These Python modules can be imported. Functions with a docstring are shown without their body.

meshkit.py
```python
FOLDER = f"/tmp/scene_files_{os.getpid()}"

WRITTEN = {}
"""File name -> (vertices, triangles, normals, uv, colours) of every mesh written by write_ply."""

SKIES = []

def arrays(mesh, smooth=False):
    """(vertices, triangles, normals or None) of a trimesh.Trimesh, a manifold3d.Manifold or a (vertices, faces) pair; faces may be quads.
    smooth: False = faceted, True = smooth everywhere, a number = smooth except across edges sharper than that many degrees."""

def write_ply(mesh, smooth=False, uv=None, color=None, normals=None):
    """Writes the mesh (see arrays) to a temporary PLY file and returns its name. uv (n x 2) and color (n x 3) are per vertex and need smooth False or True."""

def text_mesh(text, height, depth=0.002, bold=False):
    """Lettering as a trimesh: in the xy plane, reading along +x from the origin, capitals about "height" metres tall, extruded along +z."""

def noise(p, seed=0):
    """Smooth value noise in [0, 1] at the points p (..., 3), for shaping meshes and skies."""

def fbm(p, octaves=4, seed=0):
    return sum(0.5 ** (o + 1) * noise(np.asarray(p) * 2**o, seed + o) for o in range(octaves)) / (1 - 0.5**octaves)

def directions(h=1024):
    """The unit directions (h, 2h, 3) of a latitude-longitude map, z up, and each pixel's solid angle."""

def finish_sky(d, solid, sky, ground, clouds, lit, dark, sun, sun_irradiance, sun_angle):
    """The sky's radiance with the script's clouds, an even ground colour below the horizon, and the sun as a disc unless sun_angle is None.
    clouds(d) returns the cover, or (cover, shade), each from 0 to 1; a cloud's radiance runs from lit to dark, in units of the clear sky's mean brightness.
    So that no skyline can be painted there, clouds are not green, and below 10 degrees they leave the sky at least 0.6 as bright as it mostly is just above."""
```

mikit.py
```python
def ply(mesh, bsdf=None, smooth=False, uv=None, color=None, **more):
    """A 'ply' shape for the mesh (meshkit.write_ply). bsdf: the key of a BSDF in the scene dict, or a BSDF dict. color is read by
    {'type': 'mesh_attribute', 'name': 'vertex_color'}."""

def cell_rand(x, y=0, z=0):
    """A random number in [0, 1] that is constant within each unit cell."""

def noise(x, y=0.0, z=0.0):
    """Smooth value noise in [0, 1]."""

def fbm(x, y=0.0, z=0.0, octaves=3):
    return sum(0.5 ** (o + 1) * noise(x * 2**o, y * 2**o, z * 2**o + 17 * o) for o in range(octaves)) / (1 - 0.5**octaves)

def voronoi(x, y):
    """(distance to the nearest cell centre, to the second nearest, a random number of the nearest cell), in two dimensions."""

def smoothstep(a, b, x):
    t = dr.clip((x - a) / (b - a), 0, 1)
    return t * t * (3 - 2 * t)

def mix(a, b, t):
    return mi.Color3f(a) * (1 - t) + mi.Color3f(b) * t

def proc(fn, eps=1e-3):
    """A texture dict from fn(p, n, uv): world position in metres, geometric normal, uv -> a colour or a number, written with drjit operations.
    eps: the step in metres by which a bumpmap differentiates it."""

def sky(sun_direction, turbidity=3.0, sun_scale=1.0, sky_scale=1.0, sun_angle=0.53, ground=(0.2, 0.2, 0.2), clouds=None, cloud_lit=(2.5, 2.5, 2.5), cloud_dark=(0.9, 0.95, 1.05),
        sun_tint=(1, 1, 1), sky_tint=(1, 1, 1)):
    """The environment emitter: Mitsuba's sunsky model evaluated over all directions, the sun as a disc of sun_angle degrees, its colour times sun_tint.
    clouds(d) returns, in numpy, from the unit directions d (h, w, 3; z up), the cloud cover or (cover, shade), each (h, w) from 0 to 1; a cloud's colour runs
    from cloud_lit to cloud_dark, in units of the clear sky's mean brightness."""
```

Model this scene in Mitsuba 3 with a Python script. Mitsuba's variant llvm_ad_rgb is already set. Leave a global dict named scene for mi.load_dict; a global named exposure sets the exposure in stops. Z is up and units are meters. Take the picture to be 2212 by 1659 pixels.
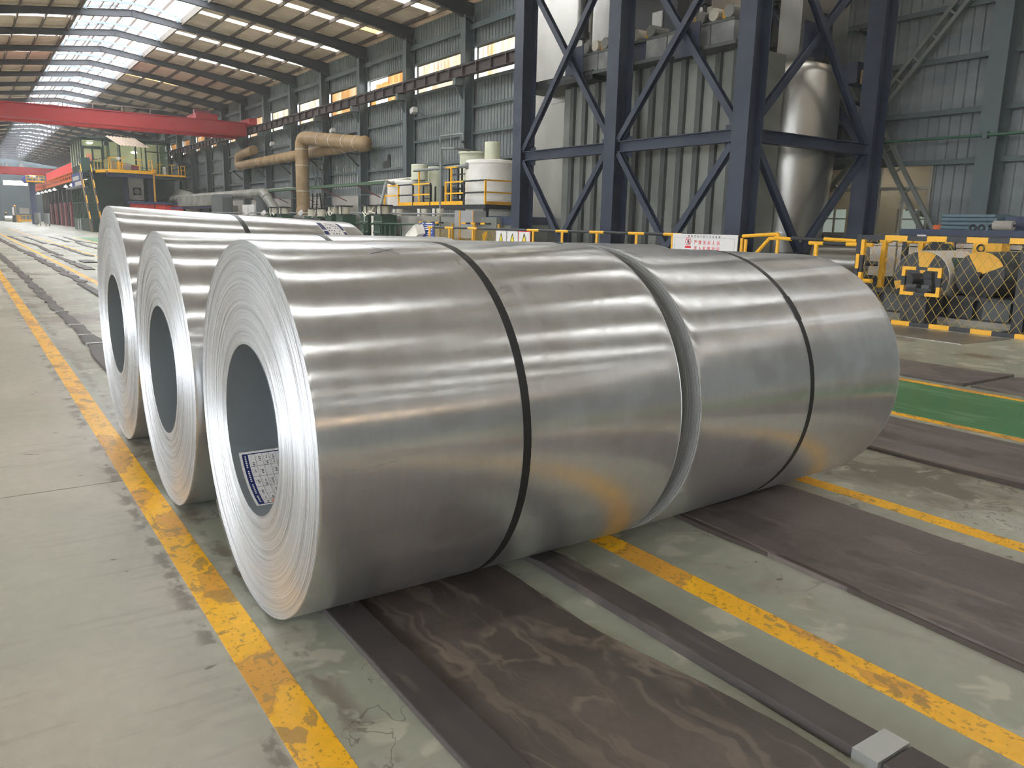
import math, random
import numpy as np, trimesh, shapely, shapely.geometry as sg
import drjit as dr
import mitsuba as mi
import mikit, meshkit
from mikit import proc, noise, fbm, cell_rand, smoothstep, mix, voronoi

# ------------------------------------------------------------------ camera, sky, exposure
T = mi.ScalarTransform4f
scene, labels = {}, {}
EYE = np.array([0.0, 0.0, 1.4])
YAW, PITCH, ROLL, FPX = 0.60361, 0.19680, 0.02358, 1710.4
_f = np.array([math.sin(YAW)*math.cos(PITCH), math.cos(YAW)*math.cos(PITCH), -math.sin(PITCH)])
_r = np.array([math.cos(YAW), -math.sin(YAW), 0.0])
_u = np.cross(_r, _f)
_up = -math.sin(ROLL)*_r + math.cos(ROLL)*_u
scene['camera'] = {'type': 'perspective', 'fov': math.degrees(2*math.atan(1106/FPX)), 'fov_axis': 'x', 'near_clip': 0.05, 'far_clip': 1000.0,
                   'to_world': T().look_at(origin=EYE.tolist(), target=(EYE+_f).tolist(), up=_up.tolist())}
# overcast daylight, the only big source: it enters through the roof monitor, the roof strips and the wall glazing
scene['sky'] = mikit.sky([0.2, -0.3, 0.93], turbidity=4.0, sun_scale=0.0, sky_scale=1.0, ground=(0.22, 0.21, 0.19),
                         clouds=lambda d: np.ones(d.shape[:2]), cloud_lit=(1.0, 1.02, 1.05))
exposure = 6.5
random.seed(4)
rng = np.random.default_rng(11)

# thin dusty haze that fills the halls
scene['haze'] = {'type': 'homogeneous', 'albedo': {'type': 'rgb', 'value': [.93, .95, .97]}, 'sigma_t': .0008}
scene['camera']['medium'] = {'type': 'ref', 'id': 'haze'}
scene['haze_volume'] = {'type': 'cube', 'to_world': T().translate([-2.5, 85, 7]).scale([28.8, 121, 8]), 'bsdf': {'type': 'null'}, 'interior': {'type': 'ref', 'id': 'haze'}}
labels['haze_volume'] = {'label': 'thin grey haze filling the hall, thicker toward the far end', 'category': 'haze', 'kind': 'stuff'}

# ------------------------------------------------------------------ materials (each a scene entry, referred to by key)
def lin(r, g, b):
    return [((c/255)/12.92 if c/255 <= .04045 else ((c/255+.055)/1.055)**2.4) for c in (r, g, b)]

def material(key, rgb, rough=.5, metal=0., spec=.5, **kw):
    base = rgb if isinstance(rgb, dict) else {'type': 'rgb', 'value': lin(*rgb)}
    d = {'type': 'principled', 'base_color': base, 'roughness': rough, 'metallic': metal, **kw}
    if not metal: d['specular'] = spec
    scene[key] = {'type': 'twosided', 'bsdf': d}
    return key

def two(key, a, b, size, rough=.5, stretch=(1, 1, 1), lo=.35, hi=.65, **kw):
    """two tones in irregular patches of about 'size' metres"""
    A, B = lin(*a), lin(*b)
    sx, sy, sz = [1/(size*s) for s in stretch]
    def fn(p, n, uv):
        t = fbm(p.x*sx, p.y*sy, p.z*sz, 4)
        return mix(A, B, smoothstep(lo, hi, t))
    return material(key, proc(fn), rough, **kw)

def floor_fn(p, n, uv):
    left = smoothstep(.80, .55, p.x)
    big = fbm(p.x*.55, p.y*.35, 1.3, 3)
    base = mix(lin(140, 143, 129), lin(158, 158, 146), smoothstep(.35, .65, big))
    base = mix(base, lin(170, 164, 152), left*(.55+.45*smoothstep(.4, .6, fbm(p.x*.8, p.y*.8, 8.0, 3))))
    base = base*(.93+.14*fbm(p.x*28, p.y*28, 3.7, 3))
    # brown rubber and oil stains with ragged edges, mostly in the lanes of the mats
    wx, wy = p.x+.25*(fbm(p.x*5, p.y*5, 1.0, 3)-.5), p.y+.25*(fbm(p.x*5, p.y*5, 7.0, 3)-.5)
    st = fbm(wx*1.9, wy*1.3, 4.7, 6)
    base = mix(base, lin(120, 110, 97), smoothstep(.49, .62, st)*(1-.85*left)*.55)
    base = mix(base, lin(92, 82, 72), smoothstep(.61, .70, st)*(1-.9*left)*.7)
    rim = dr.abs(st-.60)
    base = mix(base, lin(98, 87, 76), (1-smoothstep(.0, .008, rim))*(1-left)*.6)
    cl = fbm(wx*6, wy*6, 2.2, 5)
    base = mix(base, lin(184, 180, 166), smoothstep(.60, .70, cl)*.5*(1-.8*left))
    # fine scuffs and small dark chips
    sc = fbm(p.x*4.0, p.y*30, 9.1, 4)
    base = mix(base, lin(128, 122, 111), smoothstep(.58, .74, sc)*.22*smoothstep(.45, .6, fbm(p.x*.9, p.y*.9, 2.0, 2)))
    vx, vy = p.x*3.7+.3*noise(p.x*20, p.y*20, 1.0), p.y*5.5+.3*noise(p.x*20, p.y*20, 5.0)
    vd, vs, vr = voronoi(vx, vy)
    base = mix(base, lin(92, 85, 77), (1-smoothstep(.03, .09, vd))*smoothstep(.80, .84, vr)*.7)
    # rough worn borders beside the yellow line
    e = dr.minimum(dr.abs(p.x-.57), dr.abs(p.x-.80))
    base = mix(base, lin(112, 104, 94), (1-smoothstep(.0, .07, e))*smoothstep(.48, .60, fbm(p.x*16, p.y*10, 3.3, 5))*.8)
    # hairline cracks in the worn lane
    ck = dr.abs(fbm(wx*2.1, wy*2.1, 12.0, 6)-.5)
    return mix(base, lin(96, 87, 77), (1-smoothstep(.0008, .004, ck))*(1-left)*smoothstep(.48, .62, fbm(p.x*.7, p.y*.7, 31, 2))*.6)
def floor_rough(p, n, uv):
    return .24+.18*fbm(p.x*1.7, p.y*1.1, 6.0, 3)
material('concrete_paint', proc(floor_fn), proc(floor_rough), spec=.5)
def yellow_fn(p, n, uv):
    base = mix(lin(226, 166, 26), lin(236, 180, 44), fbm(p.x*3, p.y*3, 1.0, 3))*(.94+.12*fbm(p.x*40, p.y*40, 1.0, 2))
    wx, wy = p.x+.08*(fbm(p.x*9, p.y*9, 1.0, 3)-.5), p.y+.08*(fbm(p.x*9, p.y*9, 7.0, 3)-.5)
    w = fbm(wx*5, wy*2.6, 14.0, 6)
    base = mix(base, lin(202, 146, 60), smoothstep(.55, .60, w)*.85)
    base = mix(base, lin(150, 118, 70), (1-smoothstep(.0, .010, dr.abs(w-.60)))*.6)
    chip = fbm(wx*19, wy*13, 5.0, 5)
    base = mix(base, lin(160, 126, 68), smoothstep(.63, .68, chip)*.8)
    fine = fbm(p.x*70, p.y*70, 15.0, 3)
    return mix(base, lin(150, 112, 50), smoothstep(.66, .74, fine)*.6)
material('yellow_line', proc(yellow_fn), .30)
def green_fn(p, n, uv):
    base = mix(lin(52, 108, 66), lin(66, 124, 80), fbm(p.x*1.5, p.y*.6, 2, 3))
    return mix(base, lin(98, 138, 100), smoothstep(.6, .75, fbm(p.x*9, p.y*2, 7, 4))*.5)
material('green_paint', proc(green_fn), .32)
def mat_fn(p, n, uv):
    base = mix(lin(86, 79, 77), lin(102, 94, 91), smoothstep(.3, .7, fbm(p.x*2, p.y*.8, 3, 5)))
    base = mix(base, lin(122, 112, 102), smoothstep(.60, .72, fbm(p.x*14, p.y*2.2, 7, 5))*.4)
    base = mix(base, lin(68, 62, 60), smoothstep(.60, .70, fbm(p.x*4, p.y*2.5, 21, 5))*.45)
    return base*(.93+.14*fbm(p.x*80, p.y*50, 8.0, 2))
material('rubber_mat', proc(mat_fn), .52)
def belt_fn(p, n, uv):
    base = mix(lin(62, 58, 57), lin(74, 69, 67), fbm(p.x*20, p.y*2, 3, 3))
    return mix(base, lin(96, 88, 82), smoothstep(.62, .75, fbm(p.x*16, p.y*3, 9, 4))*.6)
material('belt_rubber', proc(belt_fn), .45)
def stain_fn(p, n, uv):
    wx, wy = p.x+.10*(fbm(p.x*8, p.y*8, 1.0, 3)-.5), p.y+.25*(fbm(p.x*6, p.y*6, 7.0, 3)-.5)
    base = mix(lin(74, 67, 62), lin(92, 83, 77), smoothstep(.3, .7, fbm(wx*2.5, wy*1.0, 5, 5)))
    base = mix(base, lin(60, 55, 52), smoothstep(.5, .7, noise(p.x*9.0, wy*.25, 2.0))*.55)
    strk = fbm(wx*26, wy*1.6, 3.0, 4)
    base = mix(base, lin(112, 101, 90), smoothstep(.54, .70, strk)*.5)
    lt = dr.abs(fbm(wx*3.2, wy*2.0, 19, 5)-.52)
    base = mix(base, lin(132, 120, 106), (1-smoothstep(.0, .05, lt))*smoothstep(.50, .66, fbm(p.x*5, p.y*3, 40, 4))*.40)
    return base*(.92+.16*fbm(p.x*60, p.y*40, 8.0, 2))
material('worn_mat', proc(stain_fn), .5)
material('frayed_edge', (66, 58, 52), .8)
# ---- galvanised steel
def zinc_fn(p, n, uv):
    band = noise(p.x*37, 3.0)*.5 + noise(p.x*140, 7.0)*.3 + noise(p.x*9, 1.0)*.4
    th = uv.y
    sp = fbm(uv.x*60, th*26, 2.0, 3)
    v = .72 + .05*(band-.6) + .05*(sp-.5)
    c = mi.Color3f(v*.965, v*.99, v*1.02)
    scr = fbm(uv.x*6+th*1.2, th*40, 5.0, 3)
    c = mix(c, [.74, .74, .72], smoothstep(.66, .74, scr)*.4)
    smudge = fbm(uv.x*2.2, th*3.0, 41.0, 4)
    return mix(c, [.50, .49, .47], smoothstep(.63, .75, smudge)*.45)
def zinc_rough(p, n, uv):
    return .20 + .05*(fbm(uv.x*40, uv.y*20, 1.0, 3)-.5) + .05*(noise(p.x*60, 2.0)-.5)
# two lobes: the bright rolled finish and the soft grey of the spangle
scene['zinc_sheet'] = {'type': 'twosided', 'bsdf': {'type': 'blendbsdf', 'weight': .30,
    'a': {'type': 'principled', 'base_color': proc(zinc_fn), 'metallic': 1.0, 'roughness': proc(zinc_rough), 'anisotropic': .8},
    'b': {'type': 'principled', 'base_color': proc(zinc_fn), 'metallic': 1.0, 'roughness': .62, 'anisotropic': .3}}}
def edge_fn(p, n, uv):
    v = .76 + .20*(noise(uv.x*520, 3.0)-.5) + .12*(noise(uv.x*110, 9.0)-.5)
    return mi.Color3f(v*.985, v, v*1.01)
def shaded_edge_fn(p, n, uv):  # darker edge copy: shade in the gap between coils put into the colour
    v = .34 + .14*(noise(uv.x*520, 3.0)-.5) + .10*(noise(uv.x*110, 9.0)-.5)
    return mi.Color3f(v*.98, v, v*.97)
scene['zinc_edges_shaded'] = {'type': 'twosided', 'bsdf': {'type': 'principled', 'base_color': proc(shaded_edge_fn), 'metallic': .3, 'roughness': .55}}
scene['zinc_edges'] = {'type': 'twosided', 'bsdf': {'type': 'principled', 'base_color': proc(edge_fn), 'metallic': .85, 'roughness': .5, 'anisotropic': .9}}
material('zinc_bore', (136, 144, 148), .45, .5)
material('strap_steel', (52, 54, 56), .42, .6)
material('paper', (214, 213, 212), .6)
material('label_blue', (36, 44, 96), .5)
material('ink', (52, 50, 52), .6)
material('ink_white', (226, 226, 226), .6)
material('ink_red', (205, 52, 62), .6)
material('stamp_orange', (222, 150, 120), .6)
material('tape_silver', (196, 198, 196), .35, .8)
# ---- building
two('siding', (112, 118, 119), (127, 132, 131), 2.2, .55, (1, 1, .4))
material('siding_dark', (70, 74, 76), .6)
two('roof_sheet', (204, 187, 166), (222, 206, 186), 1.6, .7, (1, .5, 1))
material('roof_steel', (66, 68, 72), .6)
material('monitor_steel', (120, 112, 102), .55)
material('monitor_post', (124, 138, 146), .5)
material('purlin_steel', (88, 78, 72), .6)
material('column_steel', (84, 94, 95), .5)
material('brace_steel', (112, 116, 112), .5)
material('beam_brown', (76, 66, 64), .6)
two('dado_wall', (150, 146, 140), (168, 163, 156), 1.5, .8)
material('far_wall', (70, 82, 88), .7)
def pane(key, t):
    scene[key] = {'type': 'thindielectric', 'int_ior': 1.5, 'specular_transmittance': {'type': 'rgb', 'value': list(t)}, 'specular_reflectance': {'type': 'rgb', 'value': [1., 1., 1.]}}
    return key
pane('glazing_monitor', (.74, .76, .77)); pane('glazing_side', (.9, .93, .96)); pane('glass_dark', (.22, .225, .21))
pane('glazing_strip', (.84, .81, .74)); pane('glazing_strip_cream', (.62, .55, .38)); pane('glazing_strip_blue', (.72, .80, .86)); pane('glazing_strip_orange', (.42, .26, .09))
def fibre(key, t):
    # aged ribbed fibreglass: each rib and stain lets through its own share
    A, B = [c*.80 for c in t], [min(1, c*1.25) for c in t]
    def fn(p, n, uv):
        q = p.x+p.y
        rib = smoothstep(.30, .50, dr.abs(q/.11-dr.floor(q/.11)-.5))
        c = mix(A, B, smoothstep(.3, .7, noise(q*7.0, p.z*.6, 3.0)))
        st = smoothstep(.52, .70, fbm(q*4.0, p.z*1.2, 9.0, 3))
        return mix(c, [A[0]*.95, A[1]*.72, A[2]*.45], st*.8)*(1-.22*rib)
    scene[key] = {'type': 'thindielectric', 'int_ior': 1.5, 'specular_transmittance': proc(fn), 'specular_reflectance': {'type': 'rgb', 'value': [1., 1., 1.]}}
fibre('fibre_pale', (.235, .19, .14)); fibre('fibre_cream', (.22, .155, .095)); fibre('fibre_amber', (.20, .11, .04)); fibre('fibre_orange', (.19, .085, .022)); fibre('fibre_white', (.28, .25, .21))
pane('glass', (.80, .84, .82))
# ---- plant
two('tower_blue', (50, 57, 72), (60, 67, 81), 1.2, .42)
material('tower_edge', (74, 80, 96), .4)
two('stainless', (186, 184, 178), (200, 198, 192), .8, .36, (1, 1, 3), metal=1.)
two('casing_grey', (116, 119, 113), (130, 132, 125), 1.4, .5)
material('rib_dark', (80, 83, 81), .55)
two('box_beam', (112, 113, 112), (138, 138, 136), .5, .6)
material('dark_metal', (46, 47, 50), .5)
material('black_rubber', (38, 38, 40), .6)
material('black_paint', (44, 44, 48), .45)
material('safety_yellow', (232, 172, 38), .4)
material('safety_yellow_dull', (196, 146, 50), .5)
material('mesh_yellow', (186, 154, 60), .5)
material('crane_red', (158, 40, 42), .5)
material('far_red', (122, 66, 72), .6)
material('furnace_red', (206, 62, 58), .55)
material('rail_orange', (204, 96, 44), .55)
material('signal_red', (226, 58, 40), .45)
material('plant_blue', (58, 66, 98), .5)
material('pale_blue_sign', (70, 82, 140), .5)
material('green_cabin', (74, 96, 86), .5)
material('green_dark', (40, 58, 50), .5)
material('machine_green', (38, 62, 50), .45)
material('pipe_green', (60, 92, 76), .45)
material('tray_green', (70, 94, 72), .55)
two('duct_brown', (136, 112, 78), (152, 128, 94), .9, .5)
material('duct_band', (176, 168, 152), .5)
two('duct_grey', (104, 104, 98), (122, 121, 114), 1.0, .42)
material('duct_dark', (78, 82, 82), .5)
two('tank_white', (212, 208, 200), (226, 223, 216), .8, .45)
two('tank_cream', (190, 192, 166), (202, 203, 180), .8, .5)
material('pvc_grey', (112, 116, 116), .45)
material('cylinder_grey', (176, 170, 154), .4)
two('concrete_bath', (122, 119, 112), (146, 142, 134), .7, .7)
material('cabinet_grey', (150, 150, 150), .5)
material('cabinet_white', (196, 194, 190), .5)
material('box_white', (222, 218, 208), .5)
material('cable_white', (214, 210, 196), .6)
material('chute_blue', (50, 60, 82), .5)
material('board_blue', (66, 82, 150), .5)
material('sign_white', (216, 212, 210), .5)
material('sign_yellow', (226, 208, 52), .5)
material('roller_white', (206, 198, 190), .45)
material('roller_steel', (120, 118, 112), .3, .8)
material('tarp_blue', (92, 112, 120), .6)
material('sack_paper', (150, 145, 140), .7)
material('awning', (186, 168, 150), .6)
material('stairs_green', (58, 84, 76), .6)
material('wood_board', (160, 152, 140), .7)
material('window_frame', (150, 145, 134), .4)
material('curtain', (168, 152, 134), .8)
material('leaf_green', (110, 130, 92), .8)
material('coat_dark', (50, 54, 62), .8)
material('hat_yellow', (230, 190, 60), .5)
material('skin', (176, 130, 104), .6)
material('bin_grey', (120, 122, 122), .5)
def lamp(key, rgb, power):
    return {'emitter': {'type': 'area', 'radiance': {'type': 'rgb', 'value': [c*power for c in rgb]}}}

# ------------------------------------------------------------------ mesh builder
def unit(v):
    v = np.asarray(v, float); return v/np.linalg.norm(v)

class M:
    def __init__(s): s.v, s.f, s.n = [], [], 0
    def add(s, v, f):
        v = np.asarray(v, float); f = np.asarray(f, int)
        if f.shape[1] == 4: f = np.vstack([f[:, [0, 1, 2]], f[:, [0, 2, 3]]])
        s.v.append(v); s.f.append(f+s.n); s.n += len(v); return s
    def mesh(s): return np.vstack(s.v), np.vstack(s.f)
    BF = [[0, 2, 3, 1], [4, 5, 7, 6], [0, 1, 5, 4], [2, 6, 7, 3], [0, 4, 6, 2], [1, 3, 7, 5]]
    def hexa(s, o, a, b, c):
        """box from corner o along the edge vectors a, b, c"""
        o, a, b, c = [np.asarray(t, float) for t in (o, a, b, c)]
        v = [o+i*a+j*b+k*c for i in (0, 1) for j in (0, 1) for k in (0, 1)]
        f = M.BF
        if np.dot(np.cross(a, b), c) > 0: f = [q[::-1] for q in f]
        return s.add(v, f)
    def box(s, x0, x1, y0, y1, z0, z1):
        return s.hexa([x0, y0, z0], [x1-x0, 0, 0], [0, y1-y0, 0], [0, 0, z1-z0])
    def bar(s, p0, p1, w, h, up=(0, 0, 1)):
        """square bar from p0 to p1: w wide sideways, h deep along 'up'"""
        p0, p1 = np.asarray(p0, float), np.asarray(p1, float); d = unit(p1-p0)
        side = np.cross(d, up)
        side = unit(side if np.linalg.norm(side) > 1e-6 else np.cross(d, [1, 0, 0])); u = np.cross(side, d)
        return s.hexa(p0-side*w/2-u*h/2, side*w, p1-p0, u*h)
    def hbeam(s, p0, p1, w, depth, up=(0, 0, 1), tf=.022, tw=.016):
        """H section: two flanges w wide, 'depth' apart along 'up', and the web"""
        p0, p1 = np.asarray(p0, float), np.asarray(p1, float); d = unit(p1-p0)
        side = unit(np.cross(d, up)); u = np.cross(side, d)
        for k in (-1, 1):
            s.hexa(p0-side*w/2+u*(k*(depth/2-tf/2)-tf/2), side*w, p1-p0, u*tf)
        return s.hexa(p0-side*tw/2-u*(depth/2-tf), side*tw, p1-p0, u*(depth-2*tf))
    def tube(s, pts, r, n=10, cap=True, closed=False):
        p = np.asarray(pts, float)
        t = np.gradient(p, axis=0) if not closed else np.roll(p, -1, 0)-np.roll(p, 1, 0)
        t /= np.linalg.norm(t, axis=1, keepdims=True)+1e-12
        a = np.zeros_like(p); ref = np.array([0, 0, 1.]) if abs(t[0][2]) < .9 else np.array([1., 0, 0])
        for i in range(len(p)):
            q = np.cross(t[i], ref if i == 0 else np.cross(a[i-1], t[i])); a[i] = unit(q)
        b = np.cross(t, a); g = np.arange(n)*2*np.pi/n; r = np.broadcast_to(r, (len(p),))
        v = p[:, None]+r[:, None, None]*(np.cos(g)[None, :, None]*a[:, None]+np.sin(g)[None, :, None]*b[:, None])
        m = len(p); i, j = np.meshgrid(np.arange(m if closed else m-1), np.arange(n), indexing='ij'); i2 = (i+1) % m; j2 = (j+1) % n
        s.add(v.reshape(-1, 3), np.stack([i*n+j, i*n+j2, i2*n+j2, i2*n+j], -1).reshape(-1, 4))
        if cap and not closed:
            for c, rev in ((0, False), (m-1, True)):
                k = np.arange(n); f = np.stack([k*0+n, (k+1) % n, k], 1)
                s.add(np.vstack([v[c], p[c]]), f[:, ::-1] if rev else f)
        return s
    def cyl(s, p0, p1, r, n=24, cap=True): return s.tube([p0, p1], r, n, cap)
    def lathe(s, prof, o, ax=(0, 0, 1), n=32):
        """profile of (radius, distance along the axis) turned about the axis at o"""
        ax = unit(ax); a = unit(np.cross(ax, [0, 0, 1] if abs(ax[2]) < .9 else [1, 0, 0])); b = np.cross(ax, a)
        g = np.arange(n)*2*np.pi/n; ring = np.cos(g)[:, None]*a+np.sin(g)[:, None]*b
        prof = np.asarray(prof, float); m = len(prof)
        v = np.asarray(o, float)+prof[:, 0, None, None]*ring[None]+prof[:, 1, None, None]*ax
        i, j = np.meshgrid(np.arange(m-1), np.arange(n), indexing='ij'); j2 = (j+1) % n
        return s.add(v.reshape(-1, 3), np.stack([i*n+j, i*n+j2, (i+1)*n+j2, (i+1)*n+j], -1).reshape(-1, 4))
    def prism(s, poly, o, ux, uy, depth):
        """2-D polygon (list or shapely) in the plane of ux, uy at o, thickened by the vector 'depth'"""
        g = poly if hasattr(poly, 'geom_type') else sg.Polygon(poly)
        for q in getattr(g, 'geoms', [g]):
            if q.is_empty or q.area < 1e-9: continue
            t = trimesh.creation.extrude_polygon(q, 1.0, engine='earcut')
            v = np.asarray(t.vertices); w = np.asarray(o, float)+v[:, :1]*np.asarray(ux, float)+v[:, 1:2]*np.asarray(uy, float)+v[:, 2:]*np.asarray(depth, float)
            f = np.asarray(t.faces)
            s.add(w, f[:, ::-1] if np.dot(np.cross(ux, uy), depth) < 0 else f)
        return s
    def sheet(s, grid):
        """open surface through an array of points (m, n, 3)"""
        g = np.asarray(grid, float); m, n = g.shape[:2]; i, j = np.meshgrid(np.arange(m-1), np.arange(n-1), indexing='ij')
        return s.add(g.reshape(-1, 3), np.stack([i*n+j, i*n+j+1, (i+1)*n+j+1, (i+1)*n+j], -1).reshape(-1, 4))

def bend(pts, r, k=6):
    """polyline with its corners rounded at radius r"""
    p = [np.asarray(q, float) for q in pts]; out = [p[0]]
    for a, b, c in zip(p, p[1:], p[2:]):
        d0, d1 = unit(a-b), unit(c-b); h = math.acos(max(-1, min(1, float(d0@d1))))/2
        l = min(r/math.tan(h), .49*np.linalg.norm(a-b), .49*np.linalg.norm(c-b)); s0, s1 = b+d0*l, b+d1*l
        for t in np.linspace(0, 1, k+1): out.append((1-t)**2*s0+2*t*(1-t)*b+t*t*s1)
    return out+[p[-1]]

def numbered(key):
    if key not in scene and key not in labels: return key
    i = 1
    while f'{key}_{i:03d}' in scene or f'{key}_{i:03d}' in labels: i += 1
    return f'{key}_{i:03d}'
def tag(key, label=None, cat=None, group=None, kind=None):
    labels.setdefault(key, {}).update({k: v for k, v in dict(label=label, category=cat, group=group, kind=kind).items() if v}); return key
def thing(name, label, cat, group=None):
    return tag(numbered(name), label, cat, group)
def obj(name, mesh, mat, parent=None, smooth=False, label=None, **kw):
    key = numbered(f'{parent}__{name}' if parent else name)
    if isinstance(mesh, M): mesh = mesh.mesh()
    scene[key] = mikit.ply(mesh, mat, smooth, **kw)
    if label: tag(key, label)
    return key
def struct(name, mesh, mat, smooth=False, label=None, **kw):
    return tag(obj(name, mesh, mat, smooth=smooth, **kw), label, kind='structure')
def like(name, src, parent):
    """another entry of the same mesh file and material, elsewhere"""
    key = numbered(f'{parent}__{name}'); return key
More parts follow.
